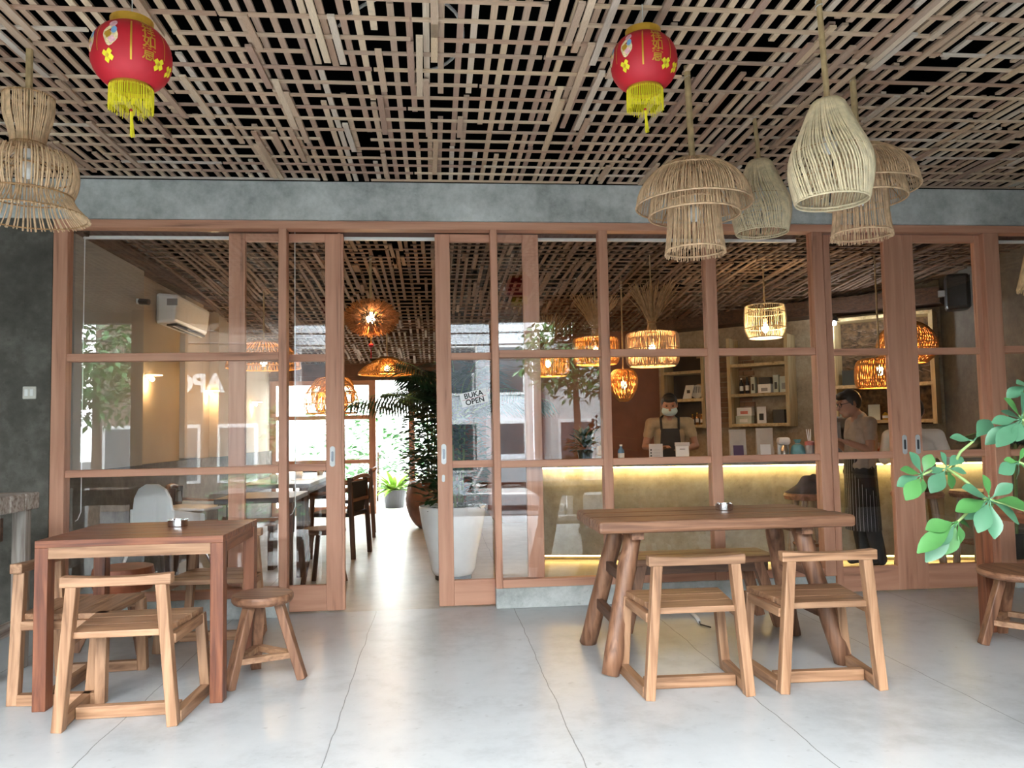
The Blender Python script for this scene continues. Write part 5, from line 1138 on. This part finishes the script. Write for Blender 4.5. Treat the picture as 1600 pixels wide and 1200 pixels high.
hg = thing('street_hedge', 'clipped hedge along the street opposite the cafe', 'hedge', (-3.5, -4.6, -.75)); shrub(hg, (0, 0, 0), .9, 1.3, 900, LEAF[1], .14, seed=46); MB().tube([(0, 0, 0), (0, 0, .8)], .04, 6).build('stem', BARK, hg)
# buildings opposite
def building(label, x0, x1, y, h, m, win, cols, rows, z0=-.75):
    b = thing('shop_building', label, 'building', ((x0 + x1) / 2, y, z0)); a = (x1 - x0) / 2; MB().box((-a, -4, 0), (a, 0, h)).build('wall', m, b)
    MB().box((-a - .2, -4.2, h), (a + .2, .25, h + .18)).build('roof_slab', mat('roof_grey', (.35, .36, .37), .7), b)
    for i in range(cols):
        for j in range(rows):
            w = 2 * a / cols; f = MB().box((-a + w * (i + .15), -.01, .7 + j * 2.4), (-a + w * (i + .85), .06, 2.3 + j * 2.4)).build('window', WHITE, b); MB().box((-a + w * (i + .2), .06, .78 + j * 2.4), (-a + w * (i + .8), .07, 2.2 + j * 2.4)).build('glass', win, f)
    return b
WIN = mat('dark_glass', (.05, .07, .08), .1)
bb1 = building('brown shop building with APO lettering across the street', -9.2, -4.7, -11.3, 5.2, mat('brown_cladding', (.16, .12, .09), .7), WIN, 3, 1)
o = text_obj('shop_lettering', 'APO', .68, WHITE, bb1, (.45, .06, 3.4), (R(90), 0, R(180)), bold=.03)
building('white shop building across the street behind the doorway', -4.4, 3.0, -13.5, 6.5, mat('white_shop', (.62, .66, .70), .7), WIN, 5, 2)
building('pale grey house across the street behind the car', 3.4, 9.5, -12.5, 4.4, mat('grey_house', (.42, .44, .44), .7), WIN, 4, 1)
# parked car
car = thing('parked_car', 'dark parked car on the street, mirrored in the windows', 'car', (1.55, -4.0, -.75), R(8)); CP = mat('car_paint', (.05, .055, .06), .2, .4, coat=1.0)
pf = [(-2.0, .35), (-2.02, .7), (-1.85, .92), (-.9, 1.0), (-.35, 1.42), (.9, 1.5), (1.6, 1.05), (1.98, .95), (2.02, .4), (1.6, .28), (-1.6, .28)]
mb = MB(); n = len(pf)
for sx, k in ((-1, 0), (1, 1)):
    for yy, z in pf: mb.v.append((sx * (.84 if z < 1.05 else .62), -yy, z))
mb.f = [tuple(range(n)), tuple(reversed(range(n, 2 * n)))] + [(i, n + i, n + (i + 1) % n, (i + 1) % n) for i in range(n)]
mb.build('body', CP, car, bevel=.05, fix=True)
MB().quadbox([(-.72, .93, 1.03), (.72, .93, 1.03), (.56, .42, 1.39), (-.56, .42, 1.39), (-.72, .96, 1.05), (.72, .96, 1.05), (.56, .45, 1.41), (-.56, .45, 1.41)]).build('windscreen', WIN, car, fix=True)
for s in (-1, 1):
    MB().quadbox([(s * .80, .75, 1.05), (s * .80, -1.3, 1.08), (s * .66, -.85, 1.4), (s * .66, .35, 1.38), (s * .83, .75, 1.05), (s * .83, -1.3, 1.08), (s * .70, -.85, 1.4), (s * .70, .35, 1.38)]).build('side_window', WIN, car, fix=True)
    MB().box((s * .62 - .17, 1.93, .62), (s * .62 + .17, 2.03, .76)).build('headlight', mat('headlight', (.75, .78, .8), .1), car, bevel=.03); MB().box((s * .92 - .08, .55, 1.03), (s * .92 + .08, .65, 1.15)).build('side_mirror', CP, car, bevel=.02)
    for yy in (1.25, -1.3):
        wv = MB().tube([(s * .70, yy, .32), (s * .88, yy, .32)], .32, 24).build('wheel', BLACKP, car); MB().tube([(s * .88, yy, .32), (s * .89, yy, .32)], .2, 16).build('hubcap', STEEL, wv)
MB().box((-.5, 1.99, .42), (.5, 2.06, .58)).build('grille', BLACKP, car); MB().box((-.85, 1.95, .28), (.85, 2.08, .42)).build('bumper', CP, car, bevel=.03)
lp = thing('street_lamp_post', 'white ornamental lamp post in front of the porch', 'lamp post', (-4.75, -2.6, -.75)); MB().tube([(0, 0, 0), (0, 0, .4), (0, 0, 3.2)], [.09, .06, .045], 12).build('pole', WHITE, lp, smooth=True); MB().lathe([(.09, 1.45), (.11, 1.5), (.07, 1.62)], 16).build('collar', WHITE, lp); MB().ball((0, 0, 3.32), .16).build('globe', WHITE, lp, smooth=True)
for s in (-1, 1): MB().tube([(s * (.08 + .14 * (1 - k / 18) * (1 - cos(k * .5))), 0, 1.7 + .16 * (1 - k / 18) * sin(k * .5)) for k in range(19)], .012, 6).build('scroll', WHITE, lp)
fp = thing('flag_pole', 'thin white pole by the parked car', 'pole', (.62, -2.2, -.75)); MB().tube([(0, 0, 0), (0, 0, 2.9)], .018, 8).build('shaft', WHITE, fp); MB().ball((0, 0, 2.92), .03).build('finial', WHITE, fp)
for k in range(6):
    w = MB().tube([(-14 + 28 * i / 20, -6.6 - .12 * k, 3.4 + .28 * k - .5 * (1 - ((i - 10) / 10) ** 2)) for i in range(21)], .022, 5).build('power_cable', BLACKP); tag(w, 'black overhead street cable, number %s from the bottom of six' % ('one', 'two', 'three', 'four', 'five', 'six')[k], 'cable', 'overhead cables')
